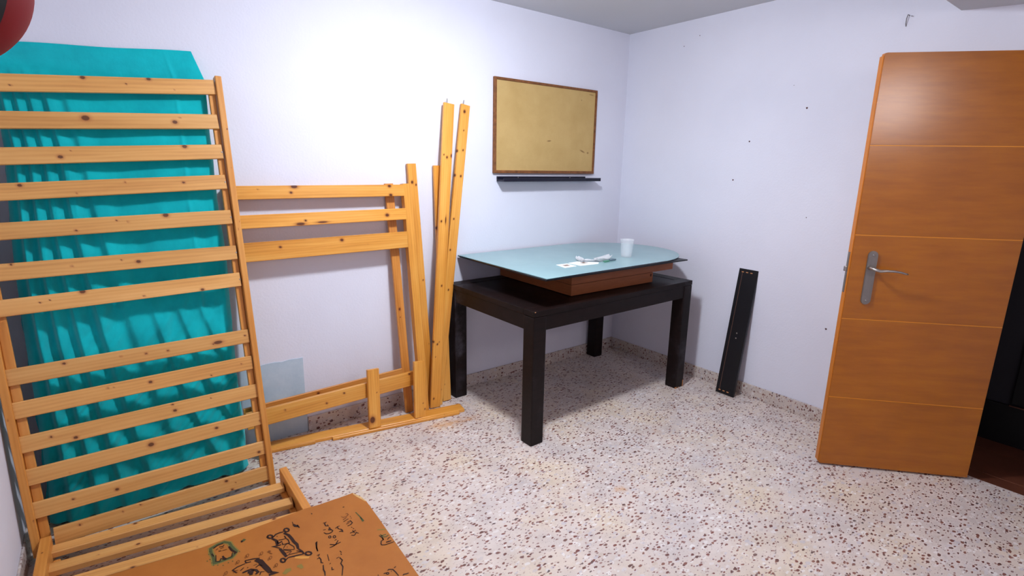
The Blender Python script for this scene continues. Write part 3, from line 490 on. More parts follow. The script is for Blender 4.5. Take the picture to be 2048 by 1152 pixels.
# local: x from free edge to hinge, y<0 faces the camera
bm = bmesh.new()
box_bm(bm, (0.006, -.001, 0), (DW, .034, 2.03), .003)
from_bm('core', bm, M['door_edge'], dr)
gz = [0, .379, .799, 1.216, 1.631, 2.03]
for i in range(5):
    z0 = gz[i] + (.002 if i else 0); z1 = gz[i + 1] - (.002 if i < 4 else 0)
    bm = bmesh.new()
    if i in (0, 4):
        r = .014; x0 = 0.0
        pts = [(x0, z0), (DW, z0), (DW, z1), (x0, z1)]
        if i == 4: pts = [(x0, z0), (DW, z0), (DW, z1)] + [(x0 + r - r * math.sin(t), z1 - r + r * math.cos(t)) for t in [k * math.pi / 12 for k in range(7)]]
        else: pts = [(x0 + r - r * math.cos(t), z0 + r - r * math.sin(t)) for t in [k * math.pi / 12 for k in range(7)]] + [(DW, z0), (DW, z1), (x0, z1)]
    else: pts = [(0, z0), (DW, z0), (DW, z1), (0, z1)]
    a = [bm.verts.new((x, -.006, z)) for x, z in pts]; b = [bm.verts.new((x, 0, z)) for x, z in pts]
    bm.faces.new(a); bm.faces.new(list(reversed(b)))
    for k in range(len(pts)): j = (k + 1) % len(pts); bm.faces.new((a[j], a[k], b[k], b[j]))
    bmesh.ops.recalc_face_normals(bm, faces=bm.faces)
    es = [e for e in bm.edges if all(abs(v.co.y + .006) < 1e-6 for v in e.verts)]
    bmesh.ops.bevel(bm, geom=es, offset=.0015, segments=2, affect='EDGES')
    from_bm('panel', bm, M['door'], dr)
for z in gz[1:5]: box('groove', (.002, -.0045, z - .0022), (DW, -.001, z + .0022), M['door_light'], dr)
box('edge_strip', (-.003, -.003, .012), (.006, .031, 2.018), M['door_edge'], dr, bevel=.002)
pl = empty('handle_set')
bpy.data.objects.remove(pl)
bm = bmesh.new()
px, hz0, hz1, hw = .092, .878, 1.142, .0215
pts = [(px + hw * math.cos(t), hz1 - hw + hw * math.sin(t)) for t in [math.pi * k / 12 for k in range(13)]] + [(px + hw * math.cos(t), hz0 + hw + hw * math.sin(t)) for t in [math.pi + math.pi * k / 12 for k in range(13)]]
a = [bm.verts.new((x, -.014, z)) for x, z in pts]; b = [bm.verts.new((x, -.006, z)) for x, z in pts]
bm.faces.new(a)
for k in range(len(pts)): j = (k + 1) % len(pts); bm.faces.new((a[j], a[k], b[k], b[j]))
bmesh.ops.recalc_face_normals(bm, faces=bm.faces)
bmesh.ops.bevel(bm, geom=[e for e in bm.edges if all(abs(v.co.y + .014) < 1e-6 for v in e.verts)], offset=.002, segments=2, affect='EDGES')
plate = from_bm('handle_plate', bm, M['steel_plate'], dr)
for z in (hz1 - .02, hz0 + .02):
    bm = bmesh.new(); bmesh.ops.create_cone(bm, cap_ends=True, segments=16, radius1=.0045, radius2=.003, depth=.003)
    o = from_bm('screw', bm, M['steel'], plate); o.location = (px, -.0155, z); o.rotation_euler = (math.pi / 2, 0, 0)
bm = bmesh.new(); hz = 1.055
tube_bm(bm, [(px - .006, -.010, hz + .006), (px - .006, -.030, hz + .006), (px + .002, -.048, hz + .003), (px + .02, -.058, hz - .002), (px + .05, -.060, hz + .001), (px + .08, -.059, hz), (px + .11, -.057, hz - .004), (px + .132, -.055, hz - .010), (px + .142, -.055, hz - .012)], [.012, .010, .0095, .009, .0075, .0068, .006, .0055, .004], 14, .85)
bmesh.ops.recalc_face_normals(bm, faces=bm.faces)
lv = from_bm('lever', bm, M['steel'], plate, smooth=True)
box('latch_plate', (-.0055, .006, .93), (-.002, .024, 1.13), M['steel_plate'], dr, bevel=.001)
bm = bmesh.new(); box_bm(bm, (-.017, .009, 1.035), (-.004, .021, 1.06), .003); from_bm('latch_bolt', bm, M['steel'], dr)

# ------------------------------------------------------------------ dining table
T = empty('dining_table', (-1.656, -.9051, 0), (0, 0, .014 * 0.6))
tag(T, 'black-stained wooden dining table with thick square legs in the room corner', 'table')
L, W, HT, lg = 1.425, .868, .778, .0885
apb = .664
for (x0, y0) in ((0, 0), (L - lg, 0), (0, W - lg), (L - lg, W - lg)):
    bm = bmesh.new(); box_bm(bm, (x0, y0, 0), (x0 + lg, y0 + lg, HT - .032), .006)
    bmesh.ops.translate(bm, verts=bm.verts, vec=(0, 0, 0)); lo = from_bm('leg', bm, M['black_wood'], T)
    if x0 > 0 and y0 == 0:
        for (a0, a1, h_) in ((0, .016, .012), (.03, .040, .008), (.078, .0885, .05)):
            box('worn_edge', (x0 + a0, -.0012, .001), (x0 + a1, .006, h_), M['worn_wood'], lo, bevel=.001)
ti = .004
box('apron', (lg, ti, apb), (L - lg, ti + .024, HT - .032), M['black_wood'], T, bevel=.002)
box('apron', (lg, W - ti - .024, apb), (L - lg, W - ti, HT - .032), M['black_wood'], T, bevel=.002)
box('apron', (ti, lg, apb), (ti + .024, W - lg, HT - .032), M['black_wood'], T, bevel=.002)
box('apron', (L - ti - .024, lg, apb), (L - ti, W - lg, HT - .032), M['black_wood'], T, bevel=.002)
bd = .088; z0 = HT - .031
box('border_board', (0, 0, z0), (L, bd, HT), M['black_wood'], T, bevel=.003)
box('border_board', (0, W - bd, z0), (L, W, HT), M['black_wood'], T, bevel=.003)
box('border_board', (0, bd + .001, z0), (bd, W - bd - .001, HT - .0003), M['black_wood'], T, bevel=.003)
box('border_board', (L - bd, bd + .001, z0), (L, W - bd - .001, HT - .0003), M['black_wood'], T, bevel=.003)
box('tabletop', (bd + .002, bd + .002, z0), (L - bd - .002, W - bd - .002, HT - .002), M['black_wood'], T, bevel=.002)
bm = bmesh.new(); bmesh.ops.create_icosphere(bm, subdivisions=2, radius=.008)
for v in bm.verts: v.co.z *= .35; v.co += Vector((.006, .004, 0))
o = from_bm('worn_corner', bm, M['worn_wood'], T); o.location = (.002, .002, HT - .003)

# ------------------------------------------------------------------ low coffee table standing on it (brown box base, dark board)
ct = tag(empty('coffee_table', (-1.25, -.757, HT + .001), (0, 0, -.02)), 'low brown wooden coffee table with a dark board top standing on the dining table', 'coffee table')
box('base_box', (0, 0, 0), (.738, .728, .0655), M['walnut'], ct, bevel=.0015)
box('seam', (.003, .003, .0655), (.735, .725, .0675), M['darkgap'], ct)
box('upper_box', (0, 0, .0675), (.945, .728, .1515), M['walnut'], ct, bevel=.0015)
box('drawer_mark', (.712, -.0015, .04), (.722, .001, .058), M['darkgap'], ct)
box('top_board', (-.322, -.146, .1522), (.9, .738, .160), M['black'], ct, bevel=.001)
# glass sheet lying on it
gz0 = HT + .001 + .160 + .0005
bm = bmesh.new(); cx, cy, R_ = -.590, -.462, .447
pts = [(-1.572, -.0155), (-1.578, -.907)] + [(-1.30, -.9085), (-1.0, -.909), (-.75, -.9095)] + [(cx + R_ * 1.06 * math.cos(t), cy + R_ * math.sin(t)) for t in [-math.pi / 2 + math.pi * k / 40 for k in range(41)]] + [(-1.0, -.0152)]
poly_bm(bm, pts, 0, .0085, 0, 1)
bmesh.ops.bevel(bm, geom=[e for e in bm.edges if all(abs(v.co.z - .0085) < 1e-6 for v in e.verts)], offset=.0022, segments=2, affect='EDGES')
g = from_bm('glass_sheet', bm, [M['glass'], M['glass_edge']]); g.location = (0, 0, gz0)
tag(g, 'pale aqua frosted glass sheet with one rounded end lying over the coffee table', 'glass top')
GZ = gz0 + .0086
# plastic cup
bm = bmesh.new(); lathe_bm(bm, [(0.0, .0025), (.030, .0025), (.0335, .0), (.035, .004), (.0355, .012), (.0375, .03), (.0445, .113), (.0465, .1135), (.0470, .116), (.0455, .117), (.0435, .115), (.0362, .03), (.0340, .008), (.03, .005), (0.0, .005)], 56)
bmesh.ops.remove_doubles(bm, verts=bm.verts, dist=1e-6)
cup = from_bm('plastic_cup', bm, M['cup'], smooth=True); cup.location = (-.672, -.668, GZ + .0003)
tag(cup, 'clear frosted plastic cup standing on the glass sheet', 'cup')
# white paper squares
def flat_poly(name, pts, z, th, mat, parent=None):
    bm = bmesh.new(); poly_bm(bm, pts, z, z + th); bmesh.ops.recalc_face_normals(bm, faces=bm.faces); return from_bm(name, bm, mat, parent)
c1 = flat_poly('paper_card', [(-1.266, -.635), (-1.181, -.639), (-1.191, -.732), (-1.288, -.736)][::-1], GZ, .0015, M['white'])
tag(c1, 'small white card with a brown square, nearest the glass front corner', 'card')
flat_poly('printed_square', [(-1.245, -.665), (-1.205, -.667), (-1.210, -.700), (-1.252, -.701)][::-1], GZ + .0015, .0003, M['brownspot'], c1)
c2 = flat_poly('paper_card', [(-1.163, -.630), (-1.078, -.622), (-.982, -.714), (-1.021, -.748), (-1.160, -.735)][::-1], GZ, .0015, M['white'])
tag(c2, 'larger white card under the curled wrappers on the glass', 'card')
flat_poly('printed_square', [(-1.10, -.665), (-1.06, -.660), (-1.05, -.69), (-1.095, -.695)][::-1], GZ + .0015, .0003, M['brownspot'], c2)
def wrapper(name, a, b, wid, zbase, lift, mat, seedv):
    """curled strip of white film between a and b, ends raised"""
    A_, B_ = Vector(a), Vector(b); d = B_ - A_; side = Vector((-d.y, d.x)).normalized(); n, m = 22, 8
    bm = bmesh.new(); g = []
    for i in range(n + 1):
        u = i / n; row = []
        ww = wid * (math.sin(math.pi * min(1, max(0, u * .94 + .03))) ** .55)
        for j in range(m + 1):
            v = j / m * 2 - 1
            q = A_ + d * u + side * (ww * v * .5)
            z = zbase + lift * (2 * u - 1) ** 2 + abs(v) ** 2 * wid * .16 + .0025 * math.sin(u * 11 + seedv) * math.sin(v * 4 + seedv)
            row.append(bm.verts.new((q.x, q.y, max(z, zbase))))
        g.append(row)
    for i in range(n):
        for j in range(m): bm.faces.new((g[i][j], g[i][j + 1], g[i + 1][j + 1], g[i + 1][j]))
    r = bmesh.ops.solidify(bm, geom=list(bm.faces), thickness=-.0008)
    return from_bm(name, bm, mat, smooth=True)
w1 = wrapper('plastic_wrapper', (-1.00, -.545), (-1.075, -.668), .05, GZ + .0035, .010, M['white'], 1.0)
tag(w1, 'curled white wrapper, the left one on the glass cards', 'wrapper')
w2 = wrapper('plastic_wrapper', (-1.00, -.700), (-.80, -.645), .075, GZ + .0035, .012, M['white'], 2.4)
tag(w2, 'curled white wrapper nearest the plastic cup, with green and grey print', 'wrapper')
o = flat_poly('printed_patch', [(-.95, -.735), (-.90, -.730), (-.895, -.712), (-.945, -.716)][::-1], GZ + .001, .006, M['greenprint'], w2)
o = flat_poly('printed_patch', [(-.885, -.722), (-.83, -.720), (-.835, -.700), (-.88, -.704)][::-1], GZ + .001, .008, M['greyprint'], w2)
w3 = wrapper('plastic_wrapper', (-1.06, -.640), (-.935, -.690), .045, GZ + .004, .004, M['white'], 4.0)
tag(w3, 'flat white wrapper between the two curled ones on the glass', 'wrapper')

# ------------------------------------------------------------------ notice board and shelf on the back wall
nb = tag(empty('notice_board', (0, 0, 0)), 'tan notice board in a thin worn brown frame on the back wall', 'board')
bx0, bx1, bz0, bz1 = -1.2898, -.3423, 1.4737, 2.0808; fw = .020
nb.location = ((bx0 + bx1) / 2, 0, bz0)
ox = Vector(nb.location)
def nbbox(name, lo, hi, mat, **k):
    lo = Vector(lo) ; hi = Vector(hi)
    o = box(name, lo, hi, mat, nb, **k); o.location = -ox; return o
nbbox('board_face', (bx0 + fw * .6, -.012, bz0 + fw * .6), (bx1 - fw * .6, -.001, bz1 - fw * .6), M['cork'])
nbbox('frame_side', (bx0, -.020, bz0), (bx0 + fw, -.001, bz1), M['board_frame'], bevel=.003)
nbbox('frame_side', (bx1 - fw * .8, -.020, bz0), (bx1, -.001, bz1), M['board_frame'], bevel=.003)
nbbox('frame_side', (bx0 + fw, -.020, bz1 - fw * .8), (bx1 - fw * .8, -.001, bz1), M['board_frame'], bevel=.003)
nbbox('frame_side', (bx0 + fw, -.020, bz0), (bx1 - fw * .8, -.001, bz0 + fw), M['board_frame'], bevel=.003)
sh = tag(empty('picture_shelf', (-.78, 0, 1.42)), 'narrow black picture ledge on the wall under the notice board', 'shelf')
box('ledge', (-.475, -.088, 0), (.447, -.002, .014), M['shelf'], sh, bevel=.002)
box('back_strip', (-.475, -.014, .014), (.355, -.001, .034), M['shelf'], sh, bevel=.002)
box('front_lip', (-.475, -.088, .014), (.447, -.078, .024), M['shelf'], sh, bevel=.002)
for x in (-.30, .19):
    bm = bmesh.new(); bmesh.ops.create_cone(bm, cap_ends=True, segments=12, radius1=.004, radius2=.003, depth=.003)
    o = from_bm('screw', bm, M['steel'], sh); o.location = (x, -.0155, .026); o.rotation_euler = (math.pi / 2, 0, 0)

# ------------------------------------------------------------------ black plank leaning on the right wall
P0 = Vector((-.121, -1.151, .003)); P1 = Vector((-.0025, -1.16, .873))
nrm = Vector((-1, 0, -.137)).normalized()
X = (P1 - P0); LL = X.length; X.normalize(); Yv = nrm.cross(X).normalized(); Zv = X.cross(Yv)
Wm = Matrix((X, Yv, Zv)).transposed().to_4x4(); Wm.translation = P0
bp_ = tag(empty('shelf_board'), 'black shelf board with drilled ends leaning against the right wall', 'board')
bp_.matrix_basis = Wm
b_ = box('plank', (0, -.066, -.020), (LL, .066, 0), M['black'], bp_, bevel=.0015)
sgn = 1 if Yv.y > 0 else -1   # +1: local +y points to the room corner
box('groove_line', (.02, sgn * .040 - .0012, -.001), (LL - .02, sgn * .040 + .0012, .0004), M['black_edge'], bp_)
for xe in (.022, LL - .022):
    for yy in (.040, .010, -.020):
        box('dowel_hole', (xe - .003, sgn * yy - .009, -.001), (xe + .003, sgn * yy + .006, .0006), M['worn_wood'], bp_)
for xe in (LL * .46, LL * .5):
    bm = bmesh.new(); bmesh.ops.create_cone(bm, cap_ends=True, segments=12, radius1=.005, radius2=.004, depth=.002)
    o = from_bm('screw', bm, M['steel'], bp_); o.location = (xe, -.004 * sgn, .001)

# ------------------------------------------------------------------ pine pieces on the back wall
hbn = D['HBn']; bbn = D['BBn']
hb = tag(empty('bed_headboard', (-2.43, -.19, 0)), 'varnished pine bed headboard with three rails leaning on the back wall', 'headboard')
p = D['hb_post']; plank('post', p[1], p[0], hbn, .050, .044, M['pine_warm'], hb, [], off=.0)
LX = -.990
def shift(P, dx): return [P[0] + dx, P[1], P[2]]
pl0 = [(-2.873, p[0][1], p[0][2]), (-2.869, p[1][1], p[1][2])]
plank('post', pl0[1], pl0[0], hbn, .028, .044, M['pine_warm'], hb)
for q, wdt in zip(D['hb_rails'], (.066, .066, .095)):
    a_, b_2 = Vector(q[0]), Vector(q[1]); b_2 = b_2 + (b_2 - a_).normalized() * (.0)
    a_ = Vector((-2.905, a_.y, a_.z))
    plank('rail', a_, b_2, hbn, wdt, .022, M['pine_warm'], hb, q[2], off=.0008)
q = D['hb_low']; kx = 2.9466 - 2.93; plank('rail', [-2.93, q[0][1], q[0][2]], q[1], hbn, .088, .022, M['pine_warm'], hb, [[k[0] - kx] + k[1:] for k in q[2]], off=.004)
bb = tag(empty('bed_footboard', (-2.5, -.13, 0)), 'pine bed end frame mostly hidden behind the three-railed headboard', 'headboard')
p = D['bb_post']; plank('post', [p[1][0], p[1][1] , max(p[1][2], .003)], p[0], bbn, .052, .017, M['pine_rail'], bb, [[1.42 - k[0], k[1], k[2], k[3]] for k in p[2]])
plank('post', (-2.873, p[1][1], .003), (-2.875, p[0][1], p[0][2]), bbn, .028, .017, M['pine_rail'], bb)
q = D['hb_rails'][0]; plank('rail', (-2.90, -.022, 1.372), (-2.065, -.022, 1.372), bbn, .062, .016, M['pine_rail'], bb)
q = D['bb_low']; plank('rail', [-2.93, q[0][1], q[0][2]], [q[1][0] - .03, q[1][1], q[1][2]], bbn, .085, .016, M['pine_rail'], bb, q[2])

grp = 'loose pine bed boards leaning upright on the back wall'
def leaning(key, label, width, thick, pin=False):
    q = D[key]; P0 = Vector(q[0]); P1 = Vector(q[1])
    if P0.z < .006: P0 = P0 + (P1 - P0) * ((.006 - P0.z) / (P1.z - P0.z))
    sh_ = (Vector(q[0]) - P0).length
    r = empty('pine_board', tuple(P0)); tag(r, label, 'board', grp)
    plank('board', P0, P1, q[2], width, thick, M['pine_warm'], r, [[k[0] - sh_, k[1], k[2], k[3]] for k in q[3]])
    if pin:
        bm = bmesh.new(); Xd = (P1 - P0).normalized()
        bmesh.ops.create_cone(bm, cap_ends=True, segments=10, radius1=.0035, radius2=.0028, depth=.03)
        o = from_bm('metal_pin', bm, M['steel'], r)
        o.matrix_basis = Matrix.Translation(P1 - P0 + Xd * .013 + Vector((-.012, .010, 0))) @ Xd.to_track_quat('Z', 'Y').to_matrix().to_4x4()
leaning('b1', 'long pine board in front of the others, crossing the right-hand one', .072, .018, True)
leaning('b2', 'long pine board with its top furthest right, nearest the notice board', .064, .018, True)
leaning('b3', 'shorter pine board rising just right of the headboard post', .056, .022)
leaning('b4', 'shorter pine board almost hidden behind the two long ones', .060, .018)

def block(key, label, width, thick):
    q = D[key]; P1 = Vector(q[0]); P0 = Vector(q[1])
    P0 = P0 + (P1 - P0) * ((.0225 - P0.z) / (P1.z - P0.z))
    n_ = Vector((0, -(P1.z - P0.z), -(P0.y - P1.y) * 1.0)).normalized()
    n_ = Vector((0, -1, 0)); Xd = (P1 - P0).normalized(); n_ = (n_ - Xd * n_.dot(Xd)).normalized()
    o = plank('pine_block', P0, P1, n_, width, thick, M['pine_warm'], None, [[(P1 - P0).length - k[0], -k[1], k[2], k[3]] for k in q[2]], extra=1)
    tag(o, label, 'board')
block('block2', 'short pine post standing on the floor rail, middle of its length', .070, .022)
block('block1', 'short pine post at the foot of the headboard right post', .072, .024)
# side rail lying on the floor with two ledge strips
sr = empty('bed_side_rail', (-2.25, -.18, 0)); tag(sr, 'pine bed side rail lying on the floor in front of the headboard', 'bed rail')
plank('board', (-2.845, -.078, .020), (-1.715, -.283, .020), (0, 0, 1), .088, .0195, M['pine_warm'], sr)
plank('ledge_strip', (-2.845, -.120, .0175), (-2.602, -.163, .0175), (0, 0, 1), .030, .017, M['pine_warm'], sr)
plank('ledge_strip', (-2.512, -.188, .0175), (-1.765, -.324, .0175), (0, 0, 1), .030, .017, M['pine_warm'], sr)

# ------------------------------------------------------------------ slatted bed base leaning up
O = Vector(D['O']); U = Vector(D['U']); V = Vector(D['V']); N = Vector(D['N'])
ub = empty('slatted_bed_base', tuple(O)); tag(ub, 'tall pine slatted bed base leaning upright in front of the teal-covered mattress', 'bed base')
def PP(u, v, off=0): return O + U * u + V * v + N * off
for i, (a_, b_2, kn) in enumerate(D['upper_slats']):
    a_ = Vector(a_); b_2 = Vector(b_2); d = (b_2 - a_).normalized()
    if i == 12: a_ = a_ + d * .02
    plank('slat', a_, b_2 + d * .004, N, .064 if i < 12 else .068, .014, M['pine_pale'], ub, kn)
def rail_pair(parent, pts, nrm, inward, width, mat):
    plank('side_rail', pts[0], pts[1], nrm, width, .050, mat, parent, [], extra=5)
plank('side_rail', PP(-.014, .0), PP(.000, 1.925), N, .026, .046, M['pine_rail'], ub, extra=4)
plank('side_rail', PP(-.861, .04), PP(-.883, 1.925), N, .026, .046, M['pine_rail'], ub, extra=4)
plank('ledge', PP(-.041, .02), PP(-.029, 1.905), N, .026, .020, M['pine_rail'], ub, off=-.026)
plank('ledge', PP(-.832, .05), PP(-.856, 1.905), N, .030, .020, M['pine_rail'], ub, off=-.026)
for v_, uo in ((1.588, -.030), (1.453, -.034), (1.293, -.032), (1.13, -.031), (1.005, -.032)):
    bm = bmesh.new(); bmesh.ops.create_cone(bm, cap_ends=True, segments=10, radius1=.0035, radius2=.0028, depth=.002)
    o = from_bm('screw', bm, M['steel'], ub)
    o.matrix_basis = Matrix.Translation(PP(uo + .004, v_, -.011) - O) @ N.to_track_quat('Z', 'Y').to_matrix().to_4x4()

# slatted base lying on the floor
lb = empty('slatted_bed_base', (-3.27, -.5, 0)); tag(lb, 'pine slatted bed base lying flat on the floor under the drawn-on brown panel', 'bed base')
UP = (0, 0, 1)
plank('side_rail', (-2.852, -2.30, .100), (-2.849, -.487, .100), UP, .034, .098, M['pine_rail'], lb, extra=5)
plank('side_rail', (-3.748, -2.30, .100), (-3.708, -.455, .100), UP, .034, .098, M['pine_rail'], lb, extra=4)
plank('ledge', (-2.880, -2.28, .036), (-2.878, -.52, .036), UP, .022, .02, M['pine_rail'], lb)
plank('ledge', (-3.715, -2.28, .036), (-3.680, -.53, .036), UP, .022, .02, M['pine_rail'], lb)
for (a_, b_2, kn) in D['lower_slats']:
    a_ = Vector(a_); b_2 = Vector(b_2)
    b_2 = a_ + (b_2 - a_) * ((-2.871 - a_.x) / (b_2.x - a_.x))
    plank('slat', a_, b_2, UP, .055, .024, M['pine_pale'], lb, kn)
for i in range(9):
    y = -.97 - i * .135
    plank('slat', (-3.70, y + .06, .062), (-2.871, y, .062), UP, .062, .015, M['pine_pale'], lb)

# ------------------------------------------------------------------ brown hardboard panel with drawings
hp = empty('hardboard_panel', (-2.65, -.87, .1055)); tag(hp, 'brown hardboard panel with marker drawings lying on the floor-level bed base', 'panel')
bm = bmesh.new()
pts = [(-1.06, .034), (-.874, .027), (-.595, -.010), (-.42, -.008), (-.215, -.0015), (-.150, -.0095), (-.09, -.0115), (-.065, -.0131), (-.0085, -.0137), (-.0012, -.0332), (.0095, -.0631), (.0164, -.1072), (.0129, -.255), (.0045, -.456), (-.0011, -.619), (-.012, -1.30), (-1.06, -1.28)]
poly_bm(bm, pts[::-1], -.0045, 0)
bmesh.ops.recalc_face_normals(bm, faces=bm.faces)
from_bm('board', bm, M['hardboard'], hp)
bm = bmesh.new()
poly_bm(bm, [(-.0085, -.0135), (-.0010, -.0332), (.0097, -.0631), (.0168, -.1072), (.0110, -.100), (.002, -.072), (-.0065, -.045), (-.0110, -.025)][::-1], -.003, .0006)
bmesh.ops.recalc_face_normals(bm, faces=bm.faces)
from_bm('torn_corner', bm, M['hardboard_torn'], hp, None)
def strokes(name, key, polys):
    bm = bmesh.new()
    for s in polys:
        hw = s[0] * 1e-4 * .5; P = [Vector((s[i] * 1e-4, s[i + 1] * 1e-4)) for i in range(1, len(s), 2)]
        closed = (P[0] - P[-1]).length < 1e-3
        vs = []
        for i, q in enumerate(P):
            d0 = (P[i] - P[i - 1]) if i else (P[1] - P[0]); d1 = (P[i + 1] - P[i]) if i < len(P) - 1 else (P[-1] - P[-2])
            if closed and (i == 0 or i == len(P) - 1): d0 = P[-1] - P[-2]; d1 = P[1] - P[0]
            d0 = d0.normalized(); d1 = d1.normalized(); t = (d0 + d1)
            t = t.normalized() if t.length > .2 else d1
            nn = Vector((-t.y, t.x)); sc = min(1.6, 1 / max(.4, abs(nn.dot(Vector((-d1.y, d1.x))))))
            w_ = hw * sc * (.75 if (i == 0 or i == len(P) - 1) and not closed else 1.0)
            vs.append((bm.verts.new((q.x + nn.x * w_, q.y + nn.y * w_, 0)), bm.verts.new((q.x - nn.x * w_, q.y - nn.y * w_, 0))))
        for a_, b_2 in zip(vs, vs[1:]):
            bm.faces.new((a_[0], a_[1], b_2[1], b_2[0]))
    o = from_bm(name, bm, M['mk_' + key], hp); o.location = (0, 0, {'y': .0003, 's': .0005, 'g': .0007, 'b': .0009, 'k': .0011}[key])
    o['label'] = {'y': 'pale tape trace', 's': 'faded green', 'g': 'green marker', 'b': 'brown marker', 'k': 'black marker'}[key] + ' ' + name.replace('_', ' ')
    o['kind'] = 'stuff'
for gname, cols in STROKES.items():
    for k_, polys in cols.items(): strokes(gname, k_, polys)

# ------------------------------------------------------------------ mattress under a teal sheet
def smooth(a, b, x):
    t = np.clip((x - a) / (b - a), 0, 1); return t * t * (3 - 2 * t)
def vnoise(arr, sc, seed):
    out = np.empty(arr.shape[:-1])
    it = np.ndindex(out.shape)
    for i in it:
        q = arr[i]; out[i] = noise.noise(Vector((q[0] * sc[0] + seed, q[1] * sc[1], seed * .7)))
    return out
def cloth():
    nu, nv = 210, 250
    zs_ = np.array([0.0, .19, .5, .8, 1.08, 1.33, 1.55, 1.93]); xl = np.array([-3.722, -3.700, -3.692, -3.688, -3.678, -3.662, -3.646, -3.652])
    zr_ = np.array([0.0, .25, .54, .76, .98, 1.19, 1.35, 1.5, 1.88]); xr = np.array([-2.950, -2.956, -2.959, -2.949, -2.940, -2.938, -2.946, -2.938, -2.935])
    u = np.linspace(0, 1, nu); v = np.linspace(0, 1, nv); Vv, Uu = np.meshgrid(v, u, indexing='ij')
    ztop = 1.875 - .0 * Uu
    Z = .02 + (ztop - .02) * Vv
    XL = np.interp(Z, zs_, xl); XR = np.interp(Z, zr_, xr)
    X = XL + (XR - XL) * Uu
    Yf = np.interp(Z, [0, .4, .8, 1.2, 1.6, 1.88], [-.25, -.235, -.218, -.178, -.118, -.066])
    # folds fanning out from the upper left corner
    s_ = 1.0 + 1.5 * (1 - Vv) ** 1.35
    ph = Uu / s_
    wob = vnoise(np.stack([Uu, Vv], -1), (3.0, 3.2), 2.0)
    ph2 = ph + .012 * wob
    def ridge(p_, c, w_):
        # steep on the left side, gentle on the right side
        d = (p_ - c) / w_
        return np.where(d < 0, np.exp(-(d * 2.6) ** 2), np.exp(-(d * .9) ** 2))
    f = np.zeros_like(Uu)
    for c, w_, a_ in ((.035, .02, .9), (.085, .026, 1.0), (.140, .03, 1.0), (.205, .036, 1.05), (.285, .05, .65)):
        f += a_ * ridge(ph2, c, w_)
    for c, w_, a_ in ((.355, .032, .8), (.43, .03, .7), (.50, .03, .6)):
        f += a_ * ridge(ph2, c, w_) * smooth(.62, .25, Vv)
    amp = .040 * (.45 + .55 * smooth(1.0, .55, Vv)) * smooth(1.0, .93, Vv)
    d = f * amp
    # long soft vertical waves
    n1 = vnoise(np.stack([Uu + .25 * (1 - Vv), Vv], -1), (9.0, 1.6), 5.0)
    n2 = vnoise(np.stack([Uu + .5 * (1 - Vv), Vv], -1), (20.0, 6.0), 9.0)
    d += .008 * n1 * smooth(1, .8, Vv) + .007 * n2 * smooth(.95, .5, Vv)
    # crumples low down, slanting
    q = Uu * .55 + (1 - Vv) * 1.35
    n3 = vnoise(np.stack([q * 1.0 + 0 * Uu, Uu * .5 - Vv * .5], -1), (26.0, 5.0), 13.0)
    d += .022 * np.abs(n3) * smooth(.6, .2, Vv)
    # crease step near the right side
    d += -.006 * smooth(.80, .86, Uu) * smooth(.35, .5, Vv) + .004 * np.exp(-((Uu - .83) / .012) ** 2) * smooth(.35, .5, Vv)
    n4 = vnoise(np.stack([Uu, Vv], -1), (26.0, 26.0), 21.0)
    d += .006 * np.abs(n4) * np.exp(-((Uu - .9) / .1) ** 2 - ((Vv - .5) / .1) ** 2)
    # round the vertical edges back
    edge = np.minimum(Uu, 1 - Uu) * .75
    rnd = .028 * (1 - np.clip(edge / .03, 0, 1)) ** 2 * smooth(1.0, .85, Vv)
    Y = Yf - d + rnd + .012
    Y = np.maximum(Y, -.449 + .178 * Z + .036)
    X = X + .006 * n1 * (Uu - .5) * 2 * (np.abs(Uu - .5) > .44) + .004 * vnoise(np.stack([Uu, Vv], -1), (2, 14), 31.0) * (Uu > .97)
    G = np.stack([X, Y, Z], -1)
    verts = G.reshape(-1, 3).tolist(); faces = []
    idx = lambda i, j: i * nu + j
    for i in range(nv - 1):
        for j in range(nu - 1): faces.append((idx(i, j), idx(i, j + 1), idx(i + 1, j + 1), idx(i + 1, j)))
    # border loop -> back
    def yb(z): return -.135 + (.125) * min(1, max(0, z / 1.95))
    loops = [[idx(0, j) for j in range(nu)] + [idx(i, nu - 1) for i in range(1, nv)] + [idx(nv - 1, j) for j in range(nu - 2, -1, -1)] + [idx(i, 0) for i in range(nv - 2, 0, -1)]]
    base = loops[0]
    for k, tt in enumerate((.25, .5, .75, 1.0)):
        lp = []
        for m_, vi in enumerate(base):
            x, y, z = verts[vi]
            j = vi % nu; i = vi // nu; uu = j / (nu - 1)
            ntop = i == nv - 1
            yy = y + (yb(z) - y) * tt; xx = x; zz = z
            if j == 0: xx = x + .012 * math.sin(tt * 3) - .018 * tt * (1 - z / 2) + .004 * math.sin(z * 31 + k)
            if j == nu - 1: xx = x - .004 * tt
            if ntop:
                topz = 1.955 + .047 * uu; zz = z + (topz - z) * tt + .002 * math.sin(uu * 9)
                yy = y + (-.010 - y) * tt
                xt = -3.612 + (-2.972 + 3.612) * uu; xx = x + (xt - x) * tt
            if i == 0: zz = z - .012 * math.sin(tt * math.pi); zz = max(zz, .004)
            lp.append(len(verts)); verts.append((xx, yy, zz))
        loops.append(lp)
    for a_, b_2 in zip(loops, loops[1:]):
        n = len(a_)
        for m_ in range(n): faces.append((a_[(m_ + 1) % n], a_[m_], b_2[m_], b_2[(m_ + 1) % n]))
    faces.append(tuple(loops[-1]))
    me = bpy.data.meshes.new('sheet'); me.from_pydata(verts, [], faces); me.validate(); me.shade_smooth()
    return me
mt = empty('covered_mattress', (-3.31, -.15, 0)); tag(mt, 'teal sheet-covered mattress standing against the back wall behind the slats', 'mattress')
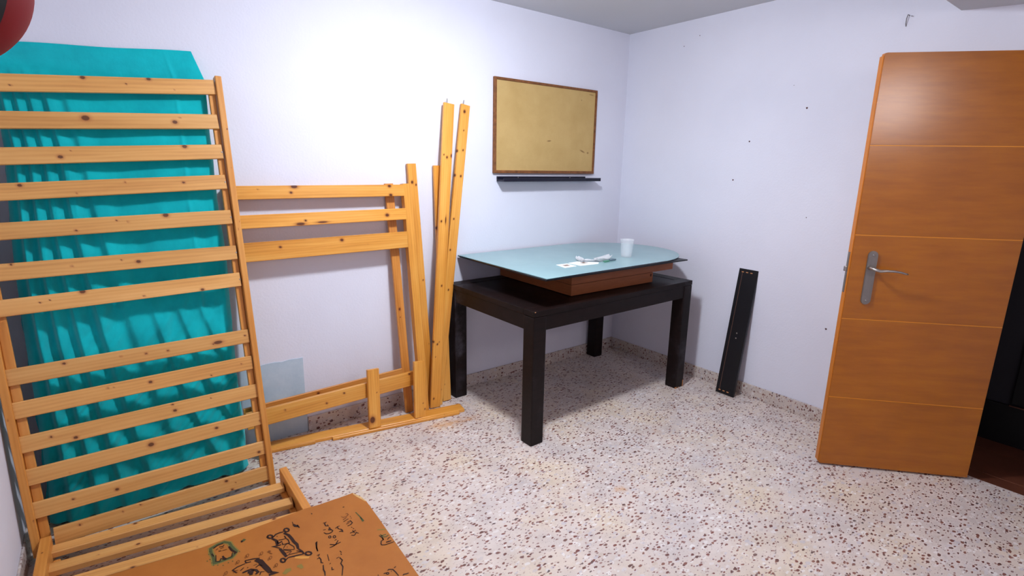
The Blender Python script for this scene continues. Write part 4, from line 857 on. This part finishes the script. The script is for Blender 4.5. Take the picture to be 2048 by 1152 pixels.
o = link('sheet', cloth(), M['teal'], mt, Matrix.Identity(4))
bm = bmesh.new()
vv = [bm.verts.new(c) for c in ((-3.66, -.19, .03), (-2.98, -.19, .03), (-2.98, -.14, .03), (-3.66, -.14, .03), (-3.58, -.04, 1.80), (-2.98, -.04, 1.80), (-2.98, -.02, 1.80), (-3.58, -.02, 1.80))]
for q in ((3, 2, 1, 0), (4, 5, 6, 7), (0, 1, 5, 4), (2, 3, 7, 6), (1, 2, 6, 5), (3, 0, 4, 7)): bm.faces.new([vv[i] for i in q])
from_bm('mattress_core', bm, M['white'], mt, Matrix.Identity(4))

# ------------------------------------------------------------------ red punching bag in the upper left corner
PB = (-3.557, -1.727, 1.791); pb = empty('punching_bag', PB); tag(pb, 'dark red rounded bag hanging in the top left corner', 'punching bag')
bm = bmesh.new(); prof = []
for k in range(25):
    t = -math.pi / 2 + (math.pi * .62) * k / 24
    prof.append((.143 * math.cos(t), .143 * math.sin(t)))
r0, z0 = prof[-1]
for k in range(1, 13):
    s_ = k / 12; prof.append((r0 * (1 - s_) ** 1.25 + .018, z0 + .20 * s_ ** 1.1))
lathe_bm(bm, prof, 48); bmesh.ops.remove_doubles(bm, verts=bm.verts, dist=1e-5)
from_bm('bag_body', bm, M['red'], pb, smooth=True)
bm = bmesh.new()
ang0 = math.radians(-55)
rings = []
for r_, z_ in prof[11:32]:
    rings.append([bm.verts.new(((r_ + .003) * math.cos(ang0 + a_), (r_ + .003) * math.sin(ang0 + a_), z_)) for a_ in (-.35, -.17, 0, .17, .35)])
for a_, b_2 in zip(rings, rings[1:]):
    for k in range(4): bm.faces.new((a_[k], a_[k + 1], b_2[k + 1], b_2[k]))
from_bm('seam_panel', bm, M['blackleather'], pb, smooth=True)
bm = bmesh.new(); tube_bm(bm, [(0, 0, prof[-1][1] - .01), (0, 0, .35), (0, 0, 2.521 - PB[2])], .008, 10)
from_bm('hanging_strap', bm, M['blackleather'], pb)
bm = bmesh.new(); bmesh.ops.create_cone(bm, cap_ends=True, segments=24, radius1=.022, radius2=.05, depth=.02)
o = from_bm('ceiling_mount', bm, M['blackleather'], pb); o.location = (0, 0, 2.5115 - PB[2])
